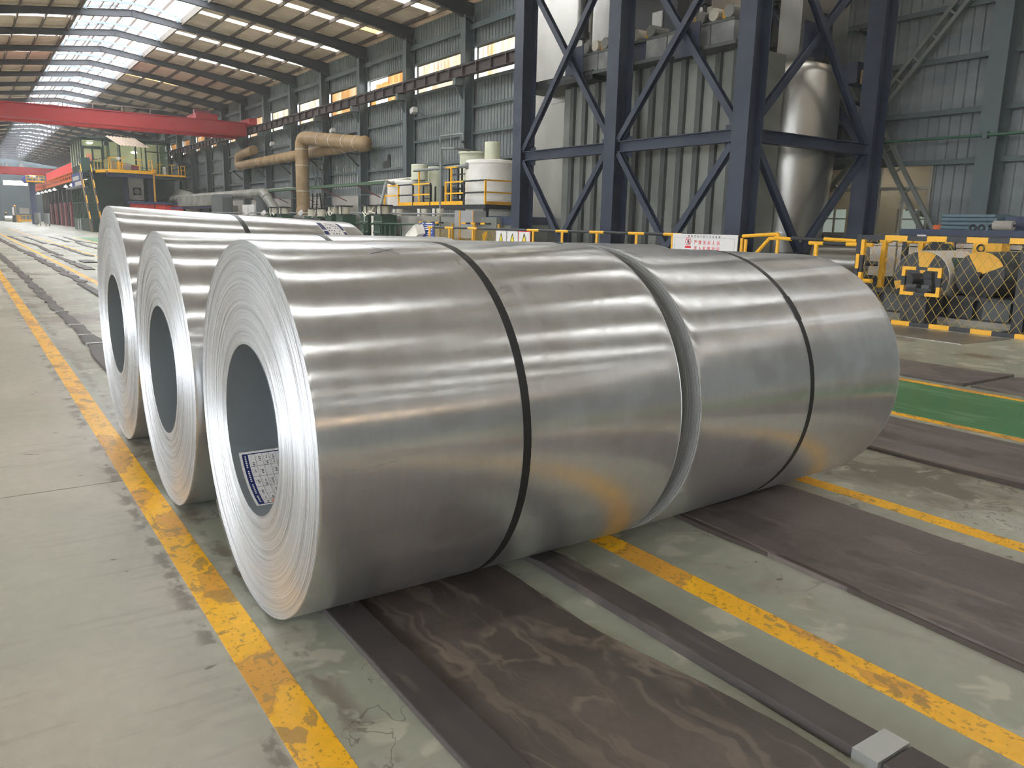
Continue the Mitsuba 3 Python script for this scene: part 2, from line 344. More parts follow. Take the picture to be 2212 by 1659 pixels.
GLYPHS = {
  '有': '0930093316372446315911601168366839794280487845689067896042603854395279527900570056047104701436143600270027351425|3623712271293629|3638713771443644',
  '限': '410141044407447684768536683568317125732582338434873390287616920390008000770267146224603453355208681168035800|5244764376525252|5261766076685268/130013763876417441703350364740384023371932172517241923253125333228462548316821682100',
  '空': '1200120745074528212821351635133914432748395842574552404724382436793676405650555358576257705388428335803679285428540888078900/1269456945734278518056698869884980498061216120471247',
  '间': '3675877586007000690269057905796677673667/3213325467556813|40214219591959294029|4038593759474047/14741677217930703264286125612069/1360225922001300',
  '作': '324332454460527959775665916592576657645564469045893864386426902691186418640056005656515746473838/084321593079387838742956290021002143194314361236',
  '业': '100111093509357944784409560956786579652967297749805988568444742571236526650990099001/1256165921583232322624242039',
  '安': '113711453645426051584645894589377237682761188705870285007500531148073200140012043008431522233037|3628372648225322592962374137/137044704279508055708770875078507762226222511350',
  '全': '074531604372498155795574676284509346934489398539794378395439542778277819541954078807890012001207460746192319232746274638233921431239|5068294772485562',
  '告': '1040104616481250125321642779357732674767488056805667836783595659564790479039|2048474747592759/2131793280002100|3009710871243024',
  '知': '0803191326302636093609442744276021591546085015631980277925685067506036603744534453728772870078007706620662005300531049084805450542113320240519001000|6215781478646264|363049145312533636363534',
  '牌': '09001431147822782356285629803680365643564471587161807078677189718936773577249123911577157700690069154015390031003029212921191700|7050694281428150|7058815781647064|55246923693565356533|51445242604262505150|5158625762645164|38374023442343274929543354354336434822482237',
  '严': '0800080412091521154625472355186218642267146814758774866778677865826582617347894689382338231719031700|654872607467636763466646|4547554655674567|266633523348314636463667',
  '禁': '084721592262136311651170267127803480347147704663386248554750555560625963506349716471658073797371887187637762845391498843854275537353724080408032213221392740265215421242|34416540645362535444494245483455/10011003211027181119112790268919701888038700790064126314681768195519540033003202330446044519291929173516351424022100',
  '无': '0903231033204138403910391047424744554465166515748673866684655365524853479147903959385907810783128320852186199118910887005300500449344116310523001000',
  '关': '11000904291240224327423011301239443946414652165317613261257632794068416158616779757876746961846184525552553989388930593058296915830791059001760070035616522244122600',
  '人': '0902100517082818352840394455457954795556633270218011920592038900800074046414582350414120270421001100',
  '员': '5209541557168207880489017400/19468246821273137338283827111911/2276797679532252|3161706070683168/110111031304280741144521453454345420521447083200',
  '进': '080417142217223920401040094730483015410936174222463335333441474147553556356447644778567856646864687777787764886488567756774190419033773377116811683355335120420949077507910992079000420034032609240916001100|5642684168565656/12731577197832653261285825582165',
  '入': '09021106180927173630414145573170357738775164742284119206890082007803642052434120270421001100',
  '镀': '115108581566218028782670417041622162175518544054404630463036413641283028301333123615391541134435447264726279658070807372907291648264825790569049824982365836584953495133883188277810850591049201770070056300490047024804641158185624512450244809440035003804370628002000180422072228102810362236224615461450|65236718701676217623|6563655775577564|6544754375496549|5863526452575857',
  '锌': '115209591667218028782669436943612161175441544146314631374436444455455061466146696469607560786680736990689062856179459144923772357226902690187218720063006318451845266326633644364328312731124116430928002100190523082328112810352336234615461451|59606349634471447661',
  '钢': '0856106115662079287827704370437588758801700069058005801473126625580956075109510043004207290021001904230823281028103523362346154615511250|71407819801980637863|806774658064|51595860664871675167|51165316623658465254|17554054404631463136433643622162|3111391541154112431243283128',
  '卷': '12210828193327401141114936493954395716571665296524732576307837703965446548805679546562657078777677737265836583575057464990498941714079339328932687206930671463114711451759186026362636073805710573087314741676168213810578002900282825281521|4041353464355941',
  '山': '14602361231245124578547954127612776186618600770076031503',
  '东': '6423642672288612900582017216/126012683768428051774868876888604360334433425042505558555842844284345934583257003800370650065033483430342132184123443260/110520142728362733181900',
  '汇': '137117782475346735743775887589664466441091099101360035653365306028602167/1105201825302931332733252102190013001102/0947125315532945304126372437',
}
def hanzi(ch):
    """outline of a printed character, 1 unit tall, centred"""
    out = []
    for part in GLYPHS[ch].split('/'):
        rings = [[(int(r[i:i+2])/100-.5, int(r[i+2:i+4])/100-.5) for i in range(0, len(r), 4)] for r in part.split('|')]
        out.append(sg.Polygon(rings[0], rings[1:]).buffer(0))
    return shapely.union_all(out)
# ------------------------------------------------------------------ the hall: 6 m bays along y, 23.2 m span, eaves 10.6 m, ridge 12.9 m
XW, XL, XR = 20.7, -2.5, 9.1                      # right wall, left row of columns, ridge
COL = [9.7+6*k for k in range(-7, 33)]           # column rows
SEEN = [c for c in COL if 14 < c < 118]           # bays the picture shows piece by piece
Y0, Y1 = COL[0], COL[-1]+1.3
roof_z = lambda x, xr=9.1: 12.98-.12*abs(x-xr)        # underside of the sheeting

def ribbed(a0, a1, pitch, depth, crest=.35):
    """trapezoid profile of a ribbed sheet: list of (along, out)"""
    out, a, e = [], a0, .12*pitch
    while a < a1-1e-6:
        b = min(a+pitch, a1)
        out += [(a, 0), (a+(b-a)*(1-crest), 0), (a+(b-a)*(1-crest)+e*.5, depth), (b-e*.5, depth)]; a = b
    return out+[(a1, 0)]

# ---- floor: slabs on a bed, the left lane cut by cross joints
struct('floor', M().box(-30, 24, Y0-2, Y1+2, -.20, -.06), 'concrete_paint')
cuts = [Y0-2, -16, -1.6, 4.56, 11.8, 13.85, 22, 31, 43, 61, 85, 120, 160, Y1+2]
for a, b in zip(cuts, cuts[1:]):
    obj('slab', M().box(-30, .745, a+.004, b-.004, -.062, 0), 'concrete_paint', 'floor')
obj('slab', M().box(.745, 24, Y0-2, Y1+2, -.062, 0), 'concrete_paint', 'floor')
for x0, x1, ya, yb in ((.60, .73, Y0, 150), (2.24, 2.37, Y0, 100), (3.85, 3.965, Y0, 95), (5.99, 6.10, Y0, 60), (7.50, 7.62, Y0, 60)):
    obj('painted_line', M().box(x0, x1, ya, yb, 0, .0015), 'yellow_line', 'floor')
obj('walkway', M().box(6.10, 7.50, Y0, 60, 0, .0013), 'green_paint', 'floor', label='green painted walkway between two yellow lines')

# ---- right wall
def sheet_wall(y0, y1, z0, z1, x=XW, pitch=.27, depth=.05, sgn=-1):
    pr = ribbed(y0, y1, pitch, depth)
    return M().sheet([[[x+sgn*o, a, z0] for a, o in pr], [[x+sgn*o, a, z1] for a, o in pr]])
rest = M()
for a, b in zip(COL, COL[1:]):
    if a not in SEEN and a > 14 or a < 0:
        for z0, z1 in ((0, 8.15), (9.52, 11.55)): rest.sheet([[[XW, a, z0], [XW, b, z0]], [[XW, a, z1], [XW, b, z1]]])
struct('wall_right', rest, 'siding')
# opening of the office window in the two near bays
for a, b in zip(COL, COL[1:]):
    if not (a in SEEN or 0 < a < 16): continue
    lo = 3.08 if 36 < a < 75 else 0
    if 9 < a < 10:      # sliding windows to an office at the foot of this bay
        obj('siding_sheet', sheet_wall(a, 11.2, 0, 3.25), 'siding', 'wall_right')
        obj('siding_sheet', sheet_wall(a, b, 3.25, 8.15), 'siding', 'wall_right'); 
    else:
        obj('siding_sheet', sheet_wall(a, b, lo, 8.15), 'siding', 'wall_right')
    obj('siding_sheet', sheet_wall(a, b, 9.52, 11.55), 'siding', 'wall_right')
    if lo: obj('dado', M().box(XW-.12, XW+.1, a, b, 0, lo), 'dado_wall', 'wall_right')
    for z in (3.25, 4.45, 5.70, 6.90, 8.06):
        if z > lo+.3: obj('girt', M().box(XW-.24, XW-.04, a+.1, b-.1, z-.035, z+.035).box(XW-.24, XW-.22, a+.1, b-.1, z-.09, z+.035), 'column_steel', 'wall_right')
    obj('girt', M().box(XW-.22, XW-.04, a+.1, b-.1, 9.52, 9.62), 'column_steel', 'wall_right')
    obj('eaves_beam', M().box(XW-.30, XW-.05, a, b, 10.36, 10.52).box(XW-.34, XW-.30, a, b, 10.28, 10.52), 'column_steel', 'wall_right')
for c in COL:
    if c in SEEN or 0 < c < 16:
        obj('column', M().hbeam([XW-.42, c, 0], [XW-.42, c, 10.9], .42, .52, (1, 0, 0)), 'column_steel', 'wall_right')
# window band: translucent ribbed sheets, one window per bay
tones = ['fibre_pale', 'fibre_pale', 'fibre_cream', 'fibre_white', 'fibre_cream', 'fibre_pale', 'fibre_amber']
nw = 0
far_panes = M()
for a, b in zip(COL, COL[1:]):
    y0, y1 = a+.30, b-.30
    if a in SEEN:
        nw += 1; w = f'window_{nw}'
        struct(w, M().box(XW-.06, XW+.02, y0-.04, y1+.04, 8.12, 8.17).box(XW-.06, XW+.02, y0-.04, y1+.04, 9.50, 9.55).box(XW-.06, XW+.02, y0-.06, y0, 8.15, 9.52).box(XW-.06, XW+.02, y1, y1+.06, 8.15, 9.52), 'column_steel')
        tone = {39.7: ['fibre_orange', 'fibre_amber', 'fibre_orange', 'fibre_amber'], 45.7: ['fibre_amber', 'fibre_cream', 'fibre_cream'], 33.7: ['fibre_cream', 'fibre_pale', 'fibre_pale', 'fibre_white'],
                27.7: ['fibre_pale', 'fibre_cream', 'fibre_white'], 51.7: ['fibre_pale', 'fibre_white'], 57.7: ['fibre_pale', 'fibre_white', 'fibre_cream']}.get(round(a, 1), ['fibre_amber', 'fibre_cream', 'fibre_orange'] if a > 74 else ['fibre_cream', 'fibre_pale', 'fibre_amber'])
        n = 7; e = np.linspace(y0, y1, n+1)
        for i in range(n):
            top = 9.5
            if round(a, 1) == 39.7 and i > 3: top = 9.5-.10*(i-3)-.12*rng.random()      # sheets broken off along the top
            bot = 8.16
            if round(a, 1) == 39.7 and i in (4, 5): bot = 8.42
            pr = ribbed(e[i]+.012, e[i+1]-.012, .11, .02)
            tp = [top-(.0 if top > 9.49 else .08*rng.random()) for _ in pr]
            obj('pane', M().sheet([[[XW-o, q, bot] for q, o in pr], [[XW-o, q, t] for (q, o), t in zip(pr, tp)]]), tone[int(rng.integers(len(tone)))], w)
    else:
        far_panes.sheet([[[XW, y0, 8.16], [XW, y1, 8.16]], [[XW, y0, 9.5], [XW, y1, 9.5]]])
struct('window_40', far_panes, 'fibre_pale')

# office window (two sliding panes and two lights above) at the foot of the wall
ow = struct('window_41', M().box(XW-.10, XW, 11.2, 15.6, 3.17, 3.25).box(XW-.10, XW, 11.2, 15.6, 2.57, 2.65).box(XW-.10, XW, 11.2, 15.6, 1.36, 1.44).box(XW-.10, XW, 11.2, 11.27, 1.4, 3.2)
            .box(XW-.10, XW, 11.92, 11.98, 1.4, 2.6).box(XW-.10, XW, 12.60, 12.66, 1.4, 3.2).box(XW-.10, XW, 14.30, 14.37, 1.4, 3.2).box(XW-.10, XW, 13.3, 13.36, 1.4, 2.6), 'window_frame')
for y0, y1, z0, z1 in ((11.27, 11.92, 1.44, 2.57), (11.98, 12.60, 1.44, 2.57), (12.66, 13.30, 1.44, 2.57), (13.36, 14.30, 1.44, 2.57), (11.27, 12.60, 2.65, 3.17), (12.66, 14.30, 2.65, 3.17)):
    obj('pane', M().box(XW-.055, XW-.049, y0, y1, z0, z1), 'glass', ow)
obj('sill_wall', M().box(XW-.12, XW+.02, 11.2, 15.7, 0, 1.36), 'siding', 'wall_right')
# office room behind it, lit by an added, unseen lamp, with two windows to the trees in its back wall
XO = 22.7
rm = M().box(XW+.15, XO+.1, 10.8, 10.9, 0, 3.4).box(XW+.15, XO+.1, 16.3, 16.4, 0, 3.4).box(XW+.15, XO+.1, 10.8, 16.4, 3.35, 3.45).box(XW+.15, XO+.1, 10.8, 16.4, .0, .1)
rm.prism(sg.box(10.8, 0, 16.4, 3.4).difference(sg.box(12.2, 1.3, 13.25, 2.15)).difference(sg.box(14.9, 1.3, 15.9, 2.15)), [XO, 0, 0], [0, 1, 0], [0, 0, 1], [.1, 0, 0])
obj('office_room', rm, 'curtain', 'wall_right')
for y0, y1 in ((12.2, 13.25), (14.9, 15.9)):
    obj('outer_pane', M().box(XO+.04, XO+.05, y0, y1, 1.3, 2.15), 'glass_dark', ow); ym = y0+.4
    obj('outer_bar', M().box(XO-.02, XO+.03, ym-.025, ym+.025, 1.3, 2.15).box(XO-.02, XO+.03, y0, y1, 1.84, 1.88), 'window_frame', ow)
k = thing('office_lamp', 'unseen ceiling lamp added to light the office behind the sliding windows', 'lamp')
key = obj('tube', M().box(21.6, 21.75, 12.4, 14.6, 3.26, 3.34), 'sign_white', k); scene[key].update(lamp(key, (1, .95, .86), .16))
# ---- diagonal laced braces in the near wall bay
def laced(p0, p1):
    p0, p1 = np.array(p0, float), np.array(p1, float); d = unit(p1-p0); s = np.cross(d, [1, 0, 0]); m = M()
    for k in (-.13, .13): m.bar(p0+s*k, p1+s*k, .10, .12 if k < 0 else .07, (1, 0, 0))
    L = np.linalg.norm(p1-p0); q = .35
    while q < L: m.bar(p0+d*q-s*.13, p0+d*q+s*.13, .05, .05, (1, 0, 0)); q += .62
    return m
obj('diagonal_brace', laced([20.35, 12.85, 4.55], [20.35, 9.9, 8.1]), 'brace_steel', 'wall_right')
obj('diagonal_brace', laced([20.35, 12.85, 4.4], [20.35, 10.6, .9]), 'brace_steel', 'wall_right')
obj('diagonal_brace', laced([20.35, 13.3, 4.5], [20.35, 15.6, 8.1]), 'brace_steel', 'wall_right')
obj('diagonal_brace', laced([20.35, 13.1, 3.4], [20.35, 15.4, .8]), 'brace_steel', 'wall_right')
k = thing('wall_pipe', 'thin grey green pipe running level along the wall above the office window', 'pipe')
obj('pipe_run', M().tube([[19.95, 3, 3.70], [19.95, 17, 3.78]], .035, 10), 'pipe_green', k, True)
for y in (9.7, 15.7): obj('clip', M().box(19.9, 20.3, y-.05, y+.05, 3.66, 3.82), 'column_steel', k)

# ---- far and near end walls, row of columns on the left with the neighbouring hall behind it
struct('wall_far', M().box(-26, 8.2, Y1, Y1+.2, 0, 13).box(8.2, 12.7, Y1, Y1+.2, 0, 7.45).box(8.2, 12.7, Y1, Y1+.2, 8.45, 13).box(12.7, XW+.2, Y1, Y1+.2, 0, 13), 'far_wall')
struct('window_42', M().box(8.2, 12.7, Y1+.05, Y1+.06, 7.45, 8.45), 'fibre_white')
for i in range(1, 5): obj('bar', M().box(8.2+.9*i-.02, 8.2+.9*i+.02, Y1+.02, Y1+.05, 7.45, 8.45), 'window_frame', 'window_42')
struct('wall_near', M().box(-26, XW+.2, Y0-.3, Y0-.1, 0, 8.4).box(-26, XW+.2, Y0-.3, Y0-.1, 10.3, 14.5), 'siding')
struct('window_44', M().sheet([[[-26, Y0-.2, 8.4], [XW, Y0-.2, 8.4]], [[-26, Y0-.2, 10.3], [XW, Y0-.2, 10.3]]]), 'fibre_cream')
lc = M()
for c in COL: lc.hbeam([XL, c, 0], [XL, c, 10.6], .35, .5, (1, 0, 0))
lc.box(XL-.2, XL+.2, Y0, Y1, 7.6, 8.3)
struct('wall_left', M().sheet([[[-25.7, Y0, 0], [-25.7, Y1, 0]], [[-25.7, Y0, 1.0], [-25.7, Y1, 1.0]]]).sheet([[[-25.7, Y0, 9.0], [-25.7, Y1, 9.0]], [[-25.7, Y0, 11.6], [-25.7, Y1, 11.6]]]).sheet([[[-25.7, 24, 1.0], [-25.7, Y1, 1.0]], [[-25.7, 24, 9.0], [-25.7, Y1, 9.0]]]), 'siding')
obj('columns', lc, 'column_steel', 'wall_left')
struct('window_43', M().sheet([[[-25.7, Y0, 1.0], [-25.7, 24, 1.0]], [[-25.7, Y0, 9.0], [-25.7, 24, 9.0]]]), 'glazing_side')  # unseen glazed band, added and sized for side light on the coil faces

# ---- roof
MON = 2.62                                          # half width of the open monitor slot
def slope(y0, y1, side, ribs, xr=XR, half=11.7, mon=MON):
    xa, xb = xr+side*mon, xr+side*half
    za, zb = roof_z(mon, 0), roof_z(half, 0)
    pr = ribbed(y0, y1, .21, .025) if ribs else [(y0, 0), (y1, 0)]
    return M().sheet([[[xa, a, za+o] for a, o in pr], [[xb, a, zb+o] for a, o in pr]])
allroof, steel = M(), M()
struct('ceiling', M().box(XW-.1, XW+.3, Y0, Y1, 11.50, 11.56), 'roof_sheet')
PURL = [2.70+1.38*i for i in range(7)]
def span(y0, y1, side, i, xr=XR):
    xa, xb = xr+side*(PURL[i]+.07), xr+side*(PURL[i+1]-.07)
    f = lambda x: roof_z(x, xr)
    return M().sheet([[[xa, y0, f(xa)], [xb, y0, f(xb)]], [[xa, y1, f(xa)], [xb, y1, f(xb)]]])
def rafter(c, xr=XR):
    ds = [0, 5, 8, 9.4, 10.6, 11.5]; low = [12.46, 11.88, 11.40, 11.18, 10.92, 10.58]
    xs = [-d for d in ds[:0:-1]]+ds; bot = low[:0:-1]+low
    top = [12.84-.122*abs(x) for x in xs]
    m = M().prism([(x, z) for x, z in zip(xs, top)]+[(x, z) for x, z in list(zip(xs, bot))[::-1]], [xr, c-.008, 0], [1, 0, 0], [0, 0, 1], [0, .016, 0])
    for zz, th in ((top, -.016), (bot, .016)):
        for (x0, z0), (x1, z1) in zip(zip(xs, zz), zip(xs[1:], zz[1:])):
            m.hexa([xr+x0, c-.11, z0], [x1-x0, 0, z1-z0], [0, .22, 0], [0, 0, th])
    return m.box(xr-.02, xr+.02, c-.13, c+.13, 12.42, 12.88)
def monitor_frame(c, xr=XR):
    m = M()
    for s in (-1, 1): m.box(xr+s*(MON-.22)-.09, xr+s*(MON-.22)+.09, c-.09, c+.09, 12.50, 13.72)
    tie = [(-MON+.22, 12.92), (-1.2, 13.06), (0, 13.10), (1.2, 13.02), (MON-.22, 12.78)]
    for (x0, z0), (x1, z1) in zip(tie, tie[1:]): m.hexa([xr+x0, c-.04, z0], [x1-x0, 0, z1-z0], [0, .08, 0], [0, 0, .13])
    for (x0, z0), (x1, z1) in (((-MON, 13.66), (0, 14.2)), ((0, 14.2), (MON, 13.66))): m.hexa([xr+x0, c-.06, z0], [x1-x0, 0, z1-z0], [0, .07, 0], [0, 0, .10])
    return m
def glazing(y0, y1, side, xr=XR):
    return M().sheet([[[xr, y0, 14.36], [xr+side*(MON+.15), y0, 13.86]], [[xr, y1, 14.36], [xr+side*(MON+.15), y1, 13.86]]])
far_glaze, far_strip = M(), M()
for a, b in zip(COL, COL[1:]):
    for xr in (XR, XR-23.2):
        vis = a in SEEN and xr == XR
        open_ = a > 21                  # the monitor slot starts over the tower
        if vis:
            obj('rafter', rafter(a), 'roof_steel', 'ceiling')
            if open_: obj('monitor_frame', monitor_frame(a), 'monitor_post', 'ceiling')
            for s in (-1, 1) if open_ else (): obj('monitor_pane', glazing(a+.02, b-.02, s), 'glazing_monitor', 'ceiling')
        else:
            rf = rafter(a, xr); steel.add(*rf.mesh())
            if open_: steel.add(*monitor_frame(a, xr).mesh())
            for s in (-1, 1) if open_ else (): far_glaze.add(*glazing(a, b, s, xr).mesh())
        tone = {27.7: ['glazing_strip', 'glazing_strip_blue'], 33.7: ['glazing_strip_cream', 'glazing_strip', 'glazing_strip_cream'], 39.7: ['glazing_strip_cream', 'glazing_strip_cream', 'glazing_strip'],
                69.7: ['glazing_strip_orange']}.get(round(a, 1), ['glazing_strip', 'glazing_strip', 'glazing_strip_cream'])
        for s in (-1, 1):
            lit = not (round(a, 1) in (63.7, 75.7, 87.7, 93.7, 105.7) and s > 0)     # bays whose strip is boarded over
            ya, yb = (a+2.68, a+3.36) if lit else (a+3, a+3)
            for q0, q1 in ((a, ya), (yb, b)):
                if vis: obj('roof_sheet', slope(q0, q1, s, True, XR, 11.7, MON if open_ else 0), 'roof_sheet', 'ceiling')
                else: allroof.add(*slope(q0, q1, s, False, xr, 11.7, MON if open_ else 0).mesh())
            if lit:
                for i in range(6):
                    if vis:
                        t = tone[int(rng.integers(len(tone)))]
                        if round(a, 1) in (33.7, 39.7) and s > 0 and i == 5: t = 'glazing_strip_orange' if 35 < a < 41 else t
                        obj('roof_light', span(ya, yb, s, i), t, 'ceiling')
                    else: far_strip.add(*span(ya, yb, s, i, xr).mesh())
                if not open_: allroof.add(*slope(ya, yb, s, False, xr, PURL[0]-.02, 0).mesh())
                allroof.add(*slope(ya, yb, s, False, xr, 11.7, PURL[6]).mesh())
                if vis or open_: allroof.add(*slope(ya, yb, s, False, xr, PURL[0]+.07, MON).mesh())
for xr in (XR, XR-23.2):
    for s in (-1, 1):
        for d in PURL:
            m = M().box(xr+s*d-.035, xr+s*d+.035, Y0, Y1, roof_z(d, 0)-.20, roof_z(d, 0)-.01)
            if xr == XR: obj('purlin', m, 'purlin_steel', 'ceiling')
            else: steel.add(*m.mesh())
        for d in (.14, .75, 1.5, 2.3):
            m = M().box(xr+s*d-.03, xr+s*d+.03, 21.7, Y1, 14.36-.19*d-.16, 14.36-.19*d-.02)
            if xr == XR: obj('purlin', m, 'purlin_steel', 'ceiling')
            else: steel.add(*m.mesh())
    m = M()
    for s in (-1, 1): m.box(xr+s*MON-.03, xr+s*MON+.03, 21.7, Y1, 12.42, 12.78)
    if xr == XR: obj('kerb', m, 'monitor_steel', 'ceiling')
    else: steel.add(*m.mesh())
tag(obj('far_sheeting', allroof, 'roof_sheet', 'ceiling'), kind='stuff')
tag(obj('far_steelwork', steel, 'roof_steel', 'ceiling'), kind='stuff')
tag(obj('far_glazing', far_glaze, 'glazing_monitor', 'ceiling'), kind='stuff')
tag(obj('far_roof_lights', far_strip, 'glazing_strip', 'ceiling'), kind='stuff')

# ---- crane runway along the wall
k = thing('crane_runway', 'long brown crane runway beam crossing the window band on the right wall', 'beam')
m = M().hbeam([19.75, Y0, 8.33], [19.75, Y1, 8.33], .30, .46, (0, 0, 1)); obj('beam', m, 'beam_brown', k)
obj('rail', M().box(19.71, 19.79, Y0, Y1, 8.56, 8.66), 'dark_metal', k)
for c in SEEN:
    for i in range(5): obj('stiffener', M().box(19.61, 19.75, c+.6+1.2*i-.04, c+.6+1.2*i+.04, 8.12, 8.54), 'beam_brown', k)
    obj('bracket', M().box(19.55, 20.1, c-.12, c+.12, 7.78, 8.08)
        , 'column_steel', k)
    obj('bracket_rib', M().prism([(19.6, 7.78), (20.05, 7.78), (20.05, 7.1)], [0, c-.02, 0], [1, 0, 0], [0, 0, 1], [0, .04, 0]), 'column_steel', k); obj('tie', M().bar([19.75, c, 8.6], [20.1, c, 8.6], .08, .08), 'column_steel', k)
obj('hole', M().prism([(42.75, 5.25), (43.05, 5.25), (43.05, 4.95), (43.68, 4.85), (43.68, 4.66), (43.62, 4.40), (43.0, 4.5), (42.75, 4.55)], [XW-.085, 0, 0], [0, 1, 0], [0, 0, 1], [.03, 0, 0]), 'dark_metal', 'wall_right', label='dark torn patch in the siding')
for i in range(14): obj('pale_rib', M().box(XW-.075, XW-.045, 46.3+.36*i, 46.36+.36*i, 3.5, 4.7+.3*math.sin(i*1.7)), 'cabinet_white', 'wall_right')  # opaque pale strips painted in for light leaking through slits in the siding
# ------------------------------------------------------------------ mats on the floor
def strip_mat(pts, h, mat, name, parent, wav=0., seed=1):
    """strip of belt through (x left, x right, y) stations, h thick"""
    p = np.array(pts, float); ys = np.arange(p[0, 2], p[-1, 2]+1e-6, .06 if p[-1, 2]-p[0, 2] < 12 else .18)
    xa, xb = np.interp(ys, p[:, 2], p[:, 0]), np.interp(ys, p[:, 2], p[:, 1])
    q = np.stack([ys*2.1, ys*0+seed, ys*0], 1)
    xa = xa+wav*(meshkit.noise(q, seed)-.5)+.004*(meshkit.noise(q*9, seed)-.5); xb = xb+wav*(meshkit.noise(q, seed+7)-.5)+.004*(meshkit.noise(q*9, seed+3)-.5)
    lift = .010*np.maximum(0, meshkit.noise(q*.8, seed+5)-.55)*(wav > 0)
    z0, z1 = ys*0+.0005, ys*0+h+lift*4
    for yc_, r_ in ((2.767, .66), (4.118, .665), (5.536, .72)):      # pressed flat under the coils
        d = np.minimum(np.abs(ys-yc_), r_*.5); z1 = np.where((np.abs(ys-yc_) < .3) & ((xa+xb)/2 > .75) & ((xa+xb)/2 < 4.05), np.minimum(z1, np.maximum(.0008, (r_-np.sqrt(r_*r_-d*d))*.96-.0005)), z1)
    loop = [np.stack([x, ys, z], 1) for x, z in ((xa, z0), (xa, z1*.93), (xa+.004, z1), ((xa+xb)/2, z1*1.02), (xb-.004, z1), (xb, z1*.93), (xb, z0))]
    m = M().sheet(np.stack(loop, 1))
    for e in (0, -1): m.add([l[e] for l in loop], [[0, i, i+1] for i in range(1, 6)] if e else [[0, i+1, i] for i in range(1, 6)])
    return obj(name, m, mat, parent)
k = thing('rubber_belt', 'narrow dark rubber belt strip laid beside the left yellow line, under the coils', 'rubber belt')
strip_mat([(.955, 1.095, -3), (.96, 1.10, 1.4), (.965, 1.095, 2.6), (.98, 1.12, 9), (1.03, 1.19, 9.6)], .022, 'belt_rubber', 'strip', k)
strip_mat([(1.03, 1.19, 9.5), (1.03, 1.17, 12), (1.03, 1.165, 15)], .020, 'belt_rubber', 'strip', k, .05, 3)
strip_mat([(1.02, 1.15, 14.9), (1.03, 1.17, 18.6), (1.01, 1.17, 22.6)], .020, 'belt_rubber', 'strip', k, .07, 4)
strip_mat([(1.0, 1.16, 22.5), (.95, 1.12, 30), (.9, 1.08, 42)], .020, 'belt_rubber', 'strip', k, .08, 6)
for y in (8.3, 9.75, 10.5, 11.55, 13.25, 16.9): obj('tape', M().box(1.02, 1.185, y-.03, y+.03, .0, .03), 'tape_silver', k, label='silver tape over a joint')
k = thing('rubber_belt', 'thick dark rubber belt with a band of silver tape near the camera', 'rubber belt')
strip_mat([(1.87, 2.0, 1.02), (1.865, 1.995, 2.55), (1.88, 2.01, 9), (1.9, 2.04, 18.9)], .034, 'belt_rubber', 'strip', k)
strip_mat([(1.885, 2.03, -3), (1.88, 2.02, .97)], .030, 'belt_rubber', 'strip', k)
obj('tape', M().hexa([1.862, .965, 0], [.155, 0, 0], [0, .075, 0], [0, 0, .0385]), 'tape_silver', k, label='silver tape band')
k = thing('rubber_belt', 'wavy rubber belt on the floor behind the coils, just left of the middle yellow line', 'rubber belt')
strip_mat([(1.95, 2.12, 19.1), (1.91, 2.1, 25), (1.86, 2.06, 35), (1.72, 1.9, 44), (1.62, 1.8, 60)], .022, 'belt_rubber', 'strip', k, .14, 8)
k = thing('worn_floor_mat', 'wide flat worn brown mat lying between two rubber belts in front of the coil', 'mat')
strip_mat([(1.08, 1.80, -3), (1.08, 1.79, 1.2), (1.08, 1.73, 1.9), (1.08, 1.74, 2.6), (1.09, 1.74, 7.2)], .006, 'worn_mat', 'sheet', k, .05, 11)
k = thing('rubber_mat', 'wide dark rubber mat between the two yellow lines right of the coil', 'mat')
strip_mat([(2.76, 3.65, -3), (2.775, 3.65, 1.2), (2.82, 3.66, 2.6), (2.84, 3.68, 8)], .020, 'rubber_mat', 'sheet', k, .03, 14)
strip_mat([(2.745, 2.79, -3), (2.76, 2.80, 1.2), (2.80, 2.84, 2.6), (2.83, 2.86, 8)], .023, 'frayed_edge', 'frayed_edge', k, .04, 15)
k = thing('rubber_mat', 'grey brown rubber mat beside the green walkway, on the side of the coils', 'mat')
strip_mat([(4.86, 5.86, -3), (4.86, 5.86, 3), (4.9, 5.88, 9)], .016, 'rubber_mat', 'sheet', k, .03, 17)
strip_mat([(4.84, 4.875, -3), (4.84, 4.875, 3), (4.88, 4.91, 9)], .019, 'frayed_edge', 'frayed_edge', k, .03, 18)
k = thing('rubber_mat', 'dark mat of two pieces with a seam, on the far side of the green walkway', 'mat')
strip_mat([(7.74, 8.72, -3), (7.75, 8.75, 3.62)], .018, 'rubber_mat', 'sheet', k, .03, 20)
strip_mat([(7.75, 8.76, 3.66), (7.75, 8.72, 4.9), (7.76, 8.74, 12)], .018, 'rubber_mat', 'sheet', k, .03, 21)
